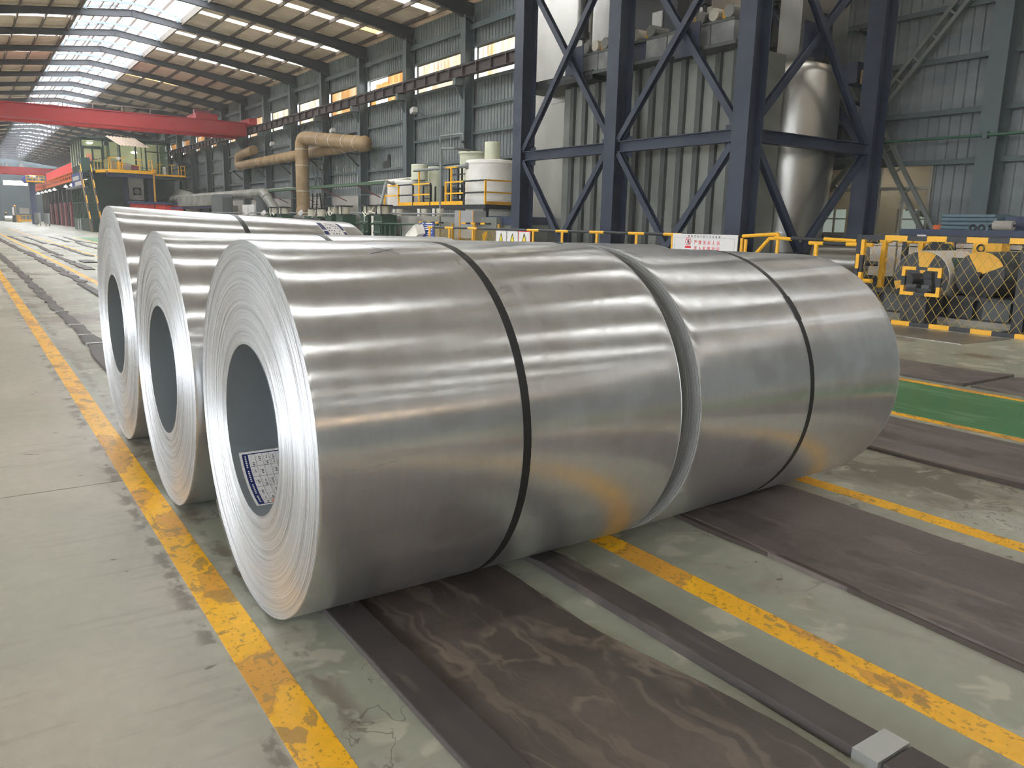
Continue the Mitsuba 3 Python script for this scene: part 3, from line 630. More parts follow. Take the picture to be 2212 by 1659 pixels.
for st, lab in (([(2.62, 2.86, 23.9), (2.6, 2.8, 27), (2.55, 2.75, 32.5)], 'short wavy rubber strip right of the middle yellow line, left of the back coil'),
                ([(2.80, 2.95, 32.6), (2.68, 2.85, 36), (2.78, 2.95, 44), (2.6, 2.8, 48), (2.4, 2.6, 61)], 'long wavy rubber strip farther back on the floor, beyond the short one'),
                ([(3.0, 3.4, 27.4), (3.0, 3.38, 29)], 'small rubber piece on the floor close to the back coil'),
                ([(3.66, 3.84, 31.9), (3.57, 3.75, 34), (3.6, 3.8, 42), (3.5, 3.7, 45.3)], 'rubber strip on the floor beside the third yellow line'),
                ([(3.42, 3.55, 45.6), (3.25, 3.4, 47), (3.3, 3.45, 55), (3.2, 3.35, 61.5)], 'farthest thin rubber strip left of the third yellow line'),
                ([(4.62, 4.8, 49), (4.7, 4.85, 54), (4.65, 4.8, 61)], 'short rubber strip on the floor right of the third yellow line, farther back'),
                ([(4.85, 5.1, 36), (4.76, 5.0, 44), (5.0, 5.2, 49)], 'rubber strip reaching the back coil from the rear floor'),
                ([(5.5, 5.75, 42), (5.6, 5.8, 48), (5.2, 5.45, 50.5), (5.5, 5.7, 61)], 'wavy rubber strip nearest the green floor at the rear')):
    k = thing('rubber_strip', lab, 'rubber strip'); strip_mat(st, .02, 'belt_rubber', 'strip', k, .10, 30+len(lab))
k = thing('steel_plate', 'thin grey steel sheet lying on the floor in front of the mesh fence', 'metal sheet')
obj('sheet', M().prism([(10.85, 7.2), (10.78, 5.2), (12.02, 5.14), (12.0, 7.2)], [0, 0, .001], [1, 0, 0], [0, 1, 0], [0, 0, .006]), 'stainless', k)

# ------------------------------------------------------------------ coils
def coil(label, x0, L, yc, r0, r1, rin, yaw=0., rings=105, strap=None, seal=None, seed=1, tail=None, right_face=True, name='steel_coil', group=None, edges='zinc_edges'):
    k = thing(name, label, 'steel coil', group)
    ca, sa = math.cos(yaw), math.sin(yaw); rg = np.random.default_rng(seed)
    def pos(a, r, th):           # a along the axis, th from straight up towards -y
        c = np.stack([x0+a*ca, yc+a*sa+0*a, r0+(r1-r0)*a/L], -1)
        return c+np.stack([np.sin(th)*r*sa, -np.sin(th)*r*ca, np.cos(th)*r], -1)
    N = 300; th = np.linspace(0, 2*np.pi, N+1)
    # outer wrap with a faint rolled crown and its rounded edges
    a = np.array([0, .004, .012]+list(np.linspace(.05, L-.05, 22))+[L-.012, L-.004, L])
    R = r0+(r1-r0)*a/L; R = R-np.where((a < .006) | (a > L-.006), .0025, 0)
    A, TH = np.meshgrid(a, th, indexing='ij'); g = pos(A, np.broadcast_to(R[:, None], A.shape), TH)
    m = M().sheet(g.transpose(1, 0, 2)); uv = np.stack([A.T.ravel(), TH.T.ravel()*.667], 1)
    obj('outer_wrap', m, 'zinc_sheet', k, True, uv=uv)
    # edges of the layers: rings that stand proud or back by fractions of a millimetre to millimetres
    def face(a0, sgn, rr, n):
        e = np.linspace(rin, rr-.0005, n+1); e[1:-1] += (rg.random(n-1)-.5)*(rr-rin)/n*.7
        off = np.cumsum(rg.normal(0, .0011, n)); off -= np.linspace(off[0], off[-1], n); off += rg.normal(0, .0009, n); off = np.clip(off, -.004, .004)
        rs, ax = [], []
        for i in range(n): rs += [e[i], e[i+1]]; ax += [off[i]]*2
        NN = 200; t2 = np.linspace(0, 2*np.pi, NN+1); rs, ax = np.array(rs), np.array(ax); wob = .0012*np.sin(t2[None]*2+e[:1]*0+np.linspace(0, 9, len(rs))[:, None])
        gg = pos(np.full((len(rs), NN+1), a0)-sgn*0+ax[:, None]+wob, np.broadcast_to(rs[:, None], (len(rs), NN+1)), np.broadcast_to(t2, (len(rs), NN+1)))
        uvf = np.stack([np.repeat(rs, NN+1), np.tile(t2, len(rs))], 1)
        obj('layer_edges', M().sheet(gg), edges, k, uv=uvf)
    face(.002, -1, r0, rings)
    if right_face: face(L-.002, 1, r1, 50)
    A2, T2 = np.meshgrid(np.linspace(0, L, 5), np.linspace(0, 2*np.pi, 121), indexing='ij')
    obj('bore', M().sheet(pos(A2, np.full(A2.shape, rin), T2)), 'zinc_bore', k, True)
    if strap is not None:
        ts = np.linspace(0, 2*np.pi, 241); w = .016; s = M()
        prof = [(-w, .0002), (-w, .0016), (w, .0016), (w, .0002)]
        gg = np.stack([pos(np.full(ts.shape, strap+o), r0+(r1-r0)*(strap+o)/L+h, ts) for o, h in prof], 1)
        obj('strap', s.sheet(gg), 'strap_steel', k, label='dark steel strap')
        if seal is not None:
            tt = np.linspace(seal-.10, seal+.10, 14)
            gg = np.stack([pos(np.full(tt.shape, strap+o), r0+(r1-r0)*(strap+o)/L+h, tt) for o, h in ((-w*1.2, .0004), (-w*1.2, .004), (w*1.2, .004), (w*1.2, .0004))], 1)
            obj('strap_seal', M().sheet(gg), 'strap_steel', k)
    if tail is not None:         # loose end of the outermost layer
        tt = np.linspace(tail[0], tail[1], 60); lift = .004+.014*((tt-tail[0])/(tail[1]-tail[0]))**2
        rr = r0+lift
        g1 = np.stack([pos(np.full(tt.shape, q), rr+h, tt) for q, h in ((-.002, -.0025), (-.002, .001), (L*.5, .001), (L, .001), (L, -.0025))], 1)
        obj('sheet_end', M().sheet(g1), 'zinc_sheet', k, uv=np.tile([0, 0.], (g1.shape[0]*g1.shape[1], 1)), label='loose sheet end along the underside')
    return k, pos
CA, posA = coil('large galvanised steel coil nearest the camera with a paper label inside its bore', .783, 1.480, 2.767, .667, .664, .3068, 0, 110, strap=.735, seed=5, tail=(3.50, 4.05))
CB, posB = coil('galvanised steel coil at the right end of the front row, nearest the mesh fence', 2.343, 1.63, 2.772, .662, .640, .305, .052, 60, strap=.80, seal=.90, seed=8, edges='zinc_edges_shaded')
CM, posM = coil('middle one of the three galvanised steel coils whose end faces show at the left', .753, 1.575, 4.118, .669, .664, .312, 0, 105, strap=.80, seed=13)
CN, posN = coil('galvanised steel coil hidden behind the front row, only a strip of its top showing', 2.40, 1.64, 4.15, .655, .648, .305, 0, 40, strap=.75, seed=17)
CK, posK = coil('back galvanised steel coil with a printed label wrapped over its right end', .757, 1.55, 5.536, .733, .700, .310, 0, 105, strap=.74, seed=21)

# pencil cross and a long scratch on the front coil
def thread(pos, r, pts, w):
    p = np.array(pts, float); t = np.linspace(0, 1, 30); a, th = np.interp(t, p[:, 0], p[:, 1]), np.interp(t, p[:, 0], p[:, 2])
    d = np.stack([np.gradient(a), np.gradient(th)*r], 1); d /= np.linalg.norm(d, axis=1, keepdims=True)
    return M().sheet(np.stack([pos(a-s*d[:, 1]*w, r+.0006, th+s*d[:, 0]*w/r) for s in (-1, 1)], 1))
obj('pencil_mark', thread(posA, .667, [(0, .370, .339), (1, .479, .259)], .0016), 'strap_steel', CA, label='dark pencil stroke')
obj('pencil_mark', thread(posA, .667, [(0, .402, .225), (1, .479, .339)], .0016), 'strap_steel', CA, label='dark pencil stroke')
obj('scratch', thread(posA, .6665, [(0, .003, 1.553), (.3, .072, 1.556), (.6, .159, 1.545), (1, .251, 1.533)], .0012), 'tape_silver', CA, label='pale thin scratch')
obj('rust_mark', thread(posK, .733, [(0, .10, -.06), (1, .17, .13)], .008), 'duct_brown', CK, label='brown rust mark')
# ---- printed label in the bore of the front coil: u along the axis (0 at the mouth), v along the arc from the top edge down
def curved(pos, a0, da, r, t0, dt, mesh2):
    """flat label artwork (unit square u, v, thickness) laid on the coil"""
    v, f = mesh2.mesh() if isinstance(mesh2, M) else mesh2
    return pos(a0+v[:, 0]*da, r-v[:, 2], t0+v[:, 1]*dt), f
def quad(m, u0, u1, v0, v1, h):
    n = max(1, int((v1-v0)/.05)); e = np.linspace(v0, v1, n+1)
    for a, b in zip(e, e[1:]): m.add([[u0, a, h], [u1, a, h], [u1, b, h], [u0, b, h]], [[0, 1, 2, 3]])
    return m
def flat_shape(m, poly, cx, cy, s, h, ux=(0, 1), uy=(1, 0), asp=1.):
    for g in getattr(poly, 'geoms', [poly]):
        if g.is_empty: continue
        v, f = trimesh.creation.triangulate_polygon(g, engine='earcut')
        m.add(np.stack([cx+s*(v[:, 0]*ux[0]*asp+v[:, 1]*uy[0]), cy+s*(v[:, 0]*ux[1]+v[:, 1]*uy[1]*asp), np.full(len(v), h)], 1), f)
    return m
def latin(text):
    t = meshkit.text_mesh(text, 1.0, .1, True); v = np.asarray(t.vertices); f = np.asarray(t.faces)
    keep = (v[f][:, :, 2] > .05).all(1)
    return v[:, :2], f[keep]
D = math.radians
def label_args(): return dict(pos=posA, a0=.027, da=.205, r=.3066, t0=D(180+59.6), dt=-D(51.0))
lk = f'{CA}__label'
base = M(); quad(base, 0, 1, 0, 1, .0004)
obj('label', curved(mesh2=base, **label_args()), 'paper', CA, label='white paper label printed in blue')
for q in ((.045, .155, .03, .97), (.80, .955, .03, .97), (.155, .80, .03, .045), (.155, .80, .955, .97)): obj('blue_band', curved(mesh2=quad(M(), *q, .0007), **label_args()), 'label_blue', lk)
lines = M()
for u in (.285, .415, .545, .675): quad(lines, u-.003, u+.003, .05, .95, .0007)
for v in (.23, .40, .58, .74, .86): quad(lines, .16, .80, v-.0025, v+.0025, .0007)
for iu, u in enumerate((.22, .35, .48, .61, .735)):
    for iv, v in enumerate((.09, .17, .29, .46, .52, .65, .80, .90)):
        if (iu*5+iv*3) % 4 == 0: continue
        w = .020 if (iu+iv) % 2 else .012
        for q in range(2+(iu+iv) % 2): quad(lines, u-w+.012, u+w+.012, v+q*.026, v+q*.026+.014, .0007)
        quad(lines, u-.040, u-.036, v-.01, v+.07, .0007)
tag(obj('print_lines', curved(mesh2=lines, **label_args()), 'ink', lk), kind='stuff')
tx = M()
v, f = latin('AISION'); s = .052; v = v*s
tx.add(np.stack([.868-v[:, 1]*1.2+.03, .07+v[:, 0]*.92, np.full(len(v), .001)], 1), f)
obj('lettering', curved(mesh2=tx, **label_args()), 'ink_white', lk); tx = M()
for i, ch in enumerate('山东汇'): obj('lettering', curved(mesh2=flat_shape(M(), hanzi(ch), .875, .40+i*.10, .085, .001, (0, 1), (-1, 0), 1.15), **label_args()), 'ink_white', lk)
for i in range(26):
    if i % 7 != 6: quad(tx, .085, .115, .06+i*.033, .06+i*.033+.02, .001)
for i in range(20): quad(tx, .935-.012, .935, .08+i*.022, .08+i*.022+.013, .001)
tag(obj('small_print', curved(mesh2=tx, **label_args()), 'ink_white', lk), kind='stuff')
for i, ch in enumerate('镀锌钢卷'): obj('black_lettering', curved(mesh2=flat_shape(M(), hanzi(ch), .735, .27+i*.075, .075, .001, (0, 1), (-1, 0), 1.15), **label_args()), 'ink', lk)
st = M(); quad(st, .30, .39, .885, .95, .0012); obj('stamp', curved(mesh2=st, **label_args()), 'stamp_orange', lk)
# label over the back coil
kk = dict(pos=lambda a, r, t: posK(a, r, t), a0=1.26, da=.17, r=.716, t0=D(13), dt=D(26))
def lab2(m): v, f = m.mesh(); a = kk['a0']+v[:, 0]*kk['da']; return kk['pos'](a, .733-.033*a/1.55+v[:, 2], kk['t0']+v[:, 1]*kk['dt']), f
m = M(); quad(m, 0, 1, 0, 1, .0008); lk2 = obj('label', lab2(m), 'paper', CK, label='printed paper label')
for q in ((.03, .22, .03, .46), (.03, .22, .52, .97), (.86, .97, .03, .46), (.86, .97, .52, .97)): obj('blue_band', lab2(quad(M(), *q, .0014)), 'label_blue', lk2)
m = M()
for i in range(7):
    for j in range(5):
        if (i*3+j*5) % 4: quad(m, .28+.11*j, .28+.11*j+.05, .07+.13*i, .07+.13*i+.05, .0014)
tag(obj('print_lines', lab2(m), 'ink', lk2), kind='stuff')
# ------------------------------------------------------------------ dark blue steel tower on the right
tw = thing('steel_tower', 'dark blue steel frame tower of H columns with crossed braces behind the railing', 'tower')
TX = 14.26
for x, y in ((TX, 20.37), (TX, 16.16), (TX, 11.94), (18.87, 11.94), (18.87, 20.37), (18.87, 16.16)):
    obj('column', M().hbeam([x, y, 0], [x, y, 11.2], .44, .50, (1, 0, 0), .03, .02), 'tower_blue', tw)
def beam(p0, p1, d=.27, w=.22): return M().hbeam(p0, p1, w, d, (0, 0, 1), .02, .014)
for z in (3.455, 8.32):
    d = .27 if z < 8 else .34
    for a, b in ((20.15, 16.38), (15.94, 12.16)): obj('cross_beam', beam([TX-.08, a, z], [TX-.08, b, z], d), 'tower_blue', tw)
    obj('cross_beam', beam([TX+.25, 11.90, z], [18.62, 11.90, z], d), 'tower_blue', tw)
    for a, b in ((20.15, 16.38), (15.94, 12.16)): obj('cross_beam', beam([18.87, a, z], [18.87, b, z], d), 'tower_blue', tw)
for a, b in ((20.15, 16.38), (15.94, 12.16)): obj('cross_beam', beam([TX, a, .82], [TX, b, .82], .24), 'tower_blue', tw)
obj('cross_beam', beam([TX+.25, 11.94, .82], [18.62, 11.94, .82], .24), 'tower_blue', tw)
def brace(p0, p1, up): return M().hbeam(p0, p1, .15, .15, up, .012, .012)
nx = (1, 0, 0); ny = (0, 1, 0); x1, x2 = TX-.12, TX+.06
for (y0, z0, y1, z1, x) in ((20.15, 3.62, 16.42, 8.18, x1), (16.40, 3.62, 20.15, 8.18, x2), (12.18, 3.62, 15.92, 8.2, x2), (15.92, 3.62, 12.18, 8.0, x1),
                            (20.12, 3.30, 18.15, .95, x1), (16.42, 3.30, 18.32, .95, x1), (15.90, 3.30, 13.98, .95, x1), (12.20, 3.26, 14.02, .95, x1)):
    obj('brace', brace([x, y0, z0], [x, y1, z1], nx), 'tower_blue', tw)
for (xa, za, xb, zb, y) in ((18.5, 3.6, 14.55, 8.15, 11.86), (14.52, 3.75, 18.6, 8.0, 11.98), (14.52, 3.28, 16.38, .95, 11.9), (18.6, 3.3, 16.42, .95, 11.9)):
    obj('brace', brace([xa, y, za], [xb, y, zb], ny), 'tower_blue', tw)
for (x0, y0, x1_, y1_, xx, yy, z0) in ((18.6, 20.0, 18.6, 16.5, 0, 0, 0),):
    for a, b in ((20.15, 16.42), (16.42, 20.15), (15.92, 12.18), (12.18, 15.92)): obj('brace', brace([18.87, a, 3.62], [18.87, b, 8.1], nx), 'tower_blue', tw)
for y, z in ((18.25, 5.9), (14.03, 5.75)): obj('gusset', M().box(TX+.15, TX+.17, y-.38, y+.38, z-.36, z+.36), 'tower_blue', tw)
obj('gusset', M().box(16.1, 16.9, 12.08, 12.10, 5.35, 6.1), 'tower_blue', tw)
for y, z in ((18.23, 1.05), (14.0, 1.05), (20.0, 3.45), (16.5, 3.45), (15.8, 3.45), (12.3, 3.45)): obj('gusset', M().box(TX+.0, TX+.02, y-.24, y+.24, z-.26, z+.26), 'tower_blue', tw)
# plates under the frame on the far side with shadows between
obj('landing', M().box(14.55, 15.9, 17.6, 20.9, 5.38, 5.46).box(14.55, 14.6, 17.6, 20.9, 5.46, 5.62), 'dark_metal', tw, label='dark landing plate')

# ---- furnace casing inside the tower: grey panels with dark ribs
fc = thing('furnace_casing', 'tall grey furnace wall with dark vertical ribs inside the blue tower', 'furnace')
obj('wall', M().box(15.10, 16.6, 12.9, 19.5, 0, 5.55), 'casing_grey', fc)
y = 12.95
i = 0
while y < 19.4:
    obj('rib', M().box(15.0, 15.10, y, y+.16, 0, 5.5), 'rib_dark', fc); y += .545; i += 1
obj('ledge', M().box(14.55, 15.2, 12.7, 19.7, 5.50, 5.58), 'rib_dark', fc)
# box beams on top and the rollers that lie on them
bt = thing('roller_bed', 'row of grey box beams carrying rollers above the ribbed furnace wall', 'roller bed')
ys = [12.9, 13.6, 14.05, 15.0, 15.75, 16.3, 17.15, 17.6, 18.6]
for a, b in zip(ys, ys[1:]):
    if abs(a-15.75) < .01: obj('beam', M().box(14.78, 15.3, a+.02, b-.02, 5.6, 6.05), 'tower_blue', bt)
    else: obj('beam', M().box(14.72, 15.3, a+.015, b-.015, 5.60, 6.06), 'box_beam', bt)
obj('top_rail', M().box(14.70, 15.3, 12.9, 18.6, 6.06, 6.12), 'rib_dark', bt)
for j, y in enumerate((13.1, 13.55, 13.95, 14.4, 15.6, 16.15, 17.35, 17.75, 18.15)):
    obj('roller', M().cyl([14.72, y, 6.27], [15.25, y, 6.27], .145, 18), 'cylinder_grey' if j % 2 else 'duct_grey', bt, 40)
    obj('coupling', M().box(14.8, 15.2, y+.15, y+.25, 6.12, 6.34), 'safety_yellow_dull' if j % 2 == 0 else 'dark_metal', bt)
for y, l in ((18.46, 'dark screw jack hanging above the rollers in the left bay of the tower'), (14.0, 'dark screw jack hanging above the rollers in the right bay of the tower')):
    k = thing('screw_jack', l, 'screw jack')
    obj('tube', M().cyl([14.9, y, 6.75], [14.9, y, 9.2], .12, 16), 'dark_metal', k, 40); obj('collar', M().cyl([14.9, y, 6.58], [14.9, y, 6.75], .155, 16), 'dark_metal', k, 40); obj('rod', M().cyl([14.9, y, 6.0], [14.9, y, 6.6], .05, 10), 'dark_metal', k, 40)
k = thing('drive_cabinet', 'dark drive cabinet above the rollers in the right bay of the tower', 'cabinet')
obj('body', M().box(15.5, 16.3, 15.5, 17.9, 6.3, 9.0), 'dark_metal', k)
obj('door', M().box(15.46, 15.5, 16.0, 16.35, 6.55, 6.95), 'cabinet_white', k)
# stainless shells behind
k = thing('stainless_hood', 'shiny stainless steel box shell standing behind the left bay of the tower', 'duct')
obj('shell', M().prism(sg.box(15.75, 19.55, 17.8, 22.3).buffer(-.35).buffer(.35), [0, 0, 0], [1, 0, 0], [0, 1, 0], [0, 0, 9.2]), 'stainless', k, 30)
obj('back_panel', M().prism(sg.box(15.9, 14.9, 17.5, 19.5).buffer(-.25).buffer(.25), [0, 0, 5.6], [1, 0, 0], [0, 1, 0], [0, 0, 3.6]), 'stainless', k, 30)
for z in (2.6, 5.2): obj('seam_band', M().prism(sg.box(15.735, 19.535, 17.815, 22.315).buffer(-.35).buffer(.35), [0, 0, z], [1, 0, 0], [0, 1, 0], [0, 0, .04]), 'stainless', k, 30)
k = thing('stainless_vessel', 'large bulging stainless steel vessel inside the right bay of the tower', 'vessel')
pr = [(0, 0), (.84, 0), (.92, .6), (1.0, 1.4), (1.08, 2.4), (1.13, 3.4), (1.14, 4.2), (1.11, 4.8), (1.02, 5.25), (.85, 5.48), (.55, 5.58), (0, 5.6)]
obj('shell', M().lathe(pr, [17.86, 13.55, 0], n=72), 'stainless', k, 40)
for z, r in ((1.4, 1.005), (2.9, 1.11)): obj('seam_band', M().lathe([(r-.01, -.015), (r+.004, -.015), (r+.004, .015), (r-.01, .015)], [17.86, 13.55, z], n=72), 'stainless', k, 40)
k = thing('stainless_arch_duct', 'stainless steel arch shaped duct over the bulging vessel in the tower', 'duct')
outer = sg.box(17.25, 4.9, 19.15, 7.35).buffer(-.35).buffer(.35).union(sg.box(17.25, 4.9, 19.15, 6.2)); inner = sg.box(17.88, 4.0, 18.52, 6.75)
obj('shell', M().prism(outer.difference(inner).difference(sg.box(17.0, 4.0, 17.9, 5.45)).simplify(.01), [0, 13.05, 0], [1, 0, 0], [0, 0, 1], [0, .65, 0]), 'stainless', k, 30)
obj('back_plate', M().box(17.85, 18.55, 13.5, 13.55, 5.5, 6.8), 'tower_blue', k)
k = thing('side_motor', 'small brown motor with a blue bracket on the rear tower column', 'motor')
obj('bracket', M().box(18.75, 19.35, 12.4, 12.8, 5.1, 5.6), 'tower_blue', k); obj('body', M().cyl([18.9, 12.35, 5.25], [19.5, 12.35, 5.25], .17, 18), 'duct_brown', k, 40)
for z in (4.2, 5.0, 5.9):
    obj('pipe_stub', M().cyl([18.9, 12.6, z+.5], [19.5, 12.6, z+.45], .05, 10), 'dark_metal', k, 40)

# ------------------------------------------------------------------ T-shaped safety rails in front of the tower
def striped(m_y, m_b, p0, p1, seg, r, first_yellow=True):
    p0, p1 = np.array(p0, float), np.array(p1, float); L = np.linalg.norm(p1-p0); n = max(1, round(L/seg))
    for i in range(n):
        a, b = p0+(p1-p0)*i/n, p0+(p1-p0)*(i+1)/n
        yield (m_y if (i % 2 == 0) == first_yellow else m_b), M().cyl(a, b, r, 12)
rl = thing('safety_rail', 'yellow and black striped tube railing with T posts in front of the blue tower', 'railing')
posts = [23.95, 22.62, 21.18, 18.0, 16.70, 15.30, 13.88, 12.72, 10.80]
for y in posts: obj('post', M().cyl([13.0, y, 0], [13.0, y, 1.27], .035, 12), 'safety_yellow', rl, 40)
edges = [24.05]
for y in posts[1:]: edges += [y+.28, y-.28]
edges = [24.05, 23.7] + [e for y in posts[1:-1] for e in (y+.27, y-.27)] + [10.85]
for i, (a, b) in enumerate(zip(edges, edges[1:])):
    obj('bar', M().cyl([13.0, a, 1.30], [13.0, b, 1.30], .034, 12), 'safety_yellow' if i % 2 == 0 else 'black_paint', rl, 40)
k = thing('stair_rail', 'short yellow handrail with a sloping arm right of the white notice', 'railing')
obj('top_bar', M().tube([[13.0, 10.78, 1.31], [13.0, 9.93, 1.37]], .034, 12), 'safety_yellow', k, 40)
obj('sloping_arm', M().tube(bend([[13.0, 10.55, .85], [13.0, 10.13, 1.28], [13.0, 9.93, 1.28]], .05), .034, 12), 'safety_yellow', k, 40)
obj('post', M().cyl([13.0, 9.93, 0], [13.0, 9.93, 1.37], .035, 12), 'safety_yellow', k, 40)
obj('post', M().cyl([13.0, 10.70, 0], [13.0, 10.70, 1.25], .035, 12), 'safety_yellow', k, 40)
k = thing('guard_rail', 'yellow and black striped rails beside the dark roller, left of the mesh fence', 'railing')
for i, (a, b) in enumerate(((9.93, 9.55), (9.55, 8.85), (8.85, 8.2), (8.2, 7.8))): obj('bar', M().cyl([12.9, a, 1.30], [12.9, b, 1.28], .034, 12), ('safety_yellow', 'black_paint')[i % 2], k, 40)
for i, (a, b) in enumerate(((9.05, 8.75), (8.75, 8.3), (8.3, 7.8))): obj('bar', M().cyl([12.75, a, 1.225], [12.75, b, 1.225], .034, 12), ('safety_yellow', 'black_paint', 'safety_yellow')[i], k, 40)
obj('post', M().cyl([12.75, 8.9, 0], [12.75, 8.9, 1.22], .04, 12), 'safety_yellow', k, 40)
for i, (a, b) in enumerate(((8.6, 8.1), (8.1, 7.75))): obj('bar', M().cyl([12.75, a, .62], [12.75, b, .62], .034, 12), ('black_paint', 'safety_yellow')[i], k, 40)
# warning boards on the rail
def board(key, y0, y1, z0, z1, x, mat='sign_white'):
    return obj('board', M().box(x-.012, x, y0, y1, z0, z1), mat, key)
for y0, y1, what, lab in ((19.22, 19.78, 'bolt', 'left one of three white warning boards, a lightning mark in its yellow triangle'), (18.64, 19.20, 'bar', 'middle one of three white warning boards with yellow triangles'), (18.05, 18.62, 'fire', 'right one of three white warning boards, red mark in its yellow triangle')):
    k = thing('warning_sign', lab, 'sign', 'warning boards on the safety rail')
    b = board(k, y0, y1, .55, 1.27, 12.95); yc = (y0+y1)/2; w = (y1-y0)
    tri = sg.Polygon([(-.5, 0), (.5, 0), (0, .86)]).buffer(.04)
    tb_ = tri.buffer(.07).difference(tri.buffer(-.02))
    put = lambda pl, mat, nm, h: obj(nm, M().prism(pl, [12.938-h, yc, .80], [0, -w*.50, 0], [0, 0, w*.72], [-.002, 0, 0]), mat, b)
    put(tri, 'sign_yellow', 'triangle', 0); put(tb_, 'ink', 'triangle_border', .001)
    if what == 'bolt': put(sg.Polygon([(.06, .62), (-.12, .36), (0, .36), (-.06, .12), (.14, .42), (.03, .42)]), 'ink', 'mark', .002)
    if what == 'bar': put(sg.box(-.14, .22, .14, .30), 'ink', 'mark', .002)
    if what == 'fire': put(sg.Polygon([(-.13, .12), (.13, .12), (.12, .4), (0, .58), (-.12, .4)]), 'ink_red', 'mark', .002)
    obj('rim', M().prism(sg.box(y0, .55, y1, 1.27).difference(sg.box(y0+.02, .57, y1-.02, 1.25)), [12.937, 0, 0], [0, 1, 0], [0, 0, 1], [-.003, 0, 0]), 'ink_red' if what == 'fire' else 'cabinet_grey', b)
# white notice with red writing
k = thing('notice_board', 'white notice board with red Chinese writing and a red no entry mark', 'sign')
b = board(k, 10.83, 12.62, .55, 1.325, 12.92)
NX = 12.907
def paint(polys, mat, nm, h=0.):
    for pl, yc, zc, s in polys: obj(nm, M().prism(pl, [NX-h, yc, zc], [0, -s, 0], [0, 0, s], [-.0015, 0, 0]), mat, b)
paint([(hanzi(c), 12.15-i*.0845, 1.288-i*.0008, .055) for i, c in enumerate('有限空间作业安全告知牌')], 'ink', 'heading')
paint([(hanzi(c), 11.95-i*.124, 1.165-i*.001, .105) for i, c in enumerate('严禁无关人员')], 'ink_red', 'writing')
paint([(hanzi(c), 11.95-i*.124, 1.045-i*.001, .105) for i, c in enumerate('进入有限空间')], 'ink_red', 'writing')
ring = sg.Point(0, 0).buffer(.082).difference(sg.Point(0, 0).buffer(.07)).union(sg.LineString([(-.055, .055), (.055, -.055)]).buffer(.007))
man = sg.Point(.01, .035).buffer(.012).union(sg.LineString([(.0, .02), (-.012, -.01), (.012, -.045)]).buffer(.008)).union(sg.LineString([(-.012, -.01), (-.035, -.04)]).buffer(.007)).union(sg.LineString([(-.03, .0), (.0, .015), (.03, -.005)]).buffer(.006))
paint([(man, 12.16, 1.165, 1)], 'ink', 'walking_figure'); paint([(ring, 12.16, 1.165, 1)], 'ink_red', 'no_entry_ring', .001)
paint([(sg.box(-.085, -.022, .085, .022), 12.16, 1.045, 1)], 'ink_red', 'red_bar')
fr = sg.box(10.90, .60, 12.56, 1.245); paint([(sg.box(-.83, -.32, .83, .325).difference(sg.box(-.825, -.315, .825, .32)), 11.73, .925, 1)], 'cabinet_grey', 'frame_line')
paint([(sg.box(-.83, -.002, .83, .002), 11.73, .985, 1)], 'cabinet_grey', 'frame_line')
for yc, w in ((12.24, .14), (11.78, .23)):
    paint([(sg.box(-w, -.026, w, .026), yc, .945, 1)], 'ink', 'black_heading')
    n = int(w/.03); paint([(sg.box(-.012, -.012, .012, .012), yc+w*.8-1.6*w*i/(n-1), .945, 1) for i in range(n)], 'ink_white', 'white_marks', .002)
for z0, y1, w in ((.88, 12.3, .3), (.82, 12.35, .4), (.76, 12.3, .35), (.86, 11.8, .5), (.78, 11.8, .45)):
    paint([(sg.box(-w/2, -.012, w/2, .012), y1-.1, z0, 1)], 'cabinet_grey', 'text_line')
# ------------------------------------------------------------------ mesh fence on the right
FX = 12.2
fn = thing('mesh_fence', 'yellow wire mesh fence panel in a black frame with yellow bands', 'fence')
def banded(parent, p0, p1, w, h, stops, thick=.05):
    """flat bar with yellow bands given as fractions"""
    p0, p1 = np.array(p0, float), np.array(p1, float)
    obj('frame_bar', M().bar(p0, p1, w, h), 'black_paint', parent)
    for a, b in stops: obj('yellow_band', M().bar(p0+(p1-p0)*a, p0+(p1-p0)*b, w+.006, h+.006), 'safety_yellow', parent)
yA, yB = 7.66, 3.2; Ly = yA-yB; f = lambda *ys: [((yA-a)/Ly, (yA-b)/Ly) for a, b in ys]
banded(fn, [FX, yA, 1.355], [FX, yB, 1.355], .05, .075, f((7.26, 6.89), (6.58, 6.28), (5.99, 5.69), (5.40, 5.08), (4.78, 4.46), (4.1, 3.8)))
banded(fn, [FX, yA, .035], [FX, yB, .035], .05, .06, f((7.0, 6.70), (6.39, 6.08), (5.77, 5.47), (5.16, 4.84), (4.5, 4.2), (3.9, 3.6)))
banded(fn, [FX, 7.63, 1.32], [FX, 7.63, .06], .05, .055, [(0, .2), (.42, .6), (.85, 1)])
obj('end_post', M().box(FX-.03, FX+.03, 7.66, 7.74, 0, 1.40), 'black_paint', fn); banded(fn, [FX-.02, 7.69, 1.1], [FX-.02, 7.69, .2], .05, .05, [(.02, .28), (.55, .8)])
obj('post', M().box(FX-.02, FX+.03, 3.2, 3.26, 0, 1.36), 'black_paint', fn)
mesh = M(); y0, y1, z0, z1 = 3.26, 7.60, .065, 1.315; slope_ = 1.45
hole = sg.box(6.30, .50, 6.90, .91); area = sg.box(y0, z0, y1, z1).difference(hole)
pitch = .163
for sgn in (1, -1):
    c = y0-1.6
    while c < y1+1.6:
        ln = sg.LineString([(c, z0), (c+sgn*(z1-z0)/slope_, z1)]).intersection(area)
        for g in getattr(ln, 'geoms', [ln]):
            if g.is_empty or g.length < .02: continue
            (a, b), (c2, d2) = list(g.coords)[0], list(g.coords)[-1]
            mesh.bar([FX+.004*sgn, a, b], [FX+.004*sgn, c2, d2], .004, .0065, (1, 0, 0))
        c += pitch
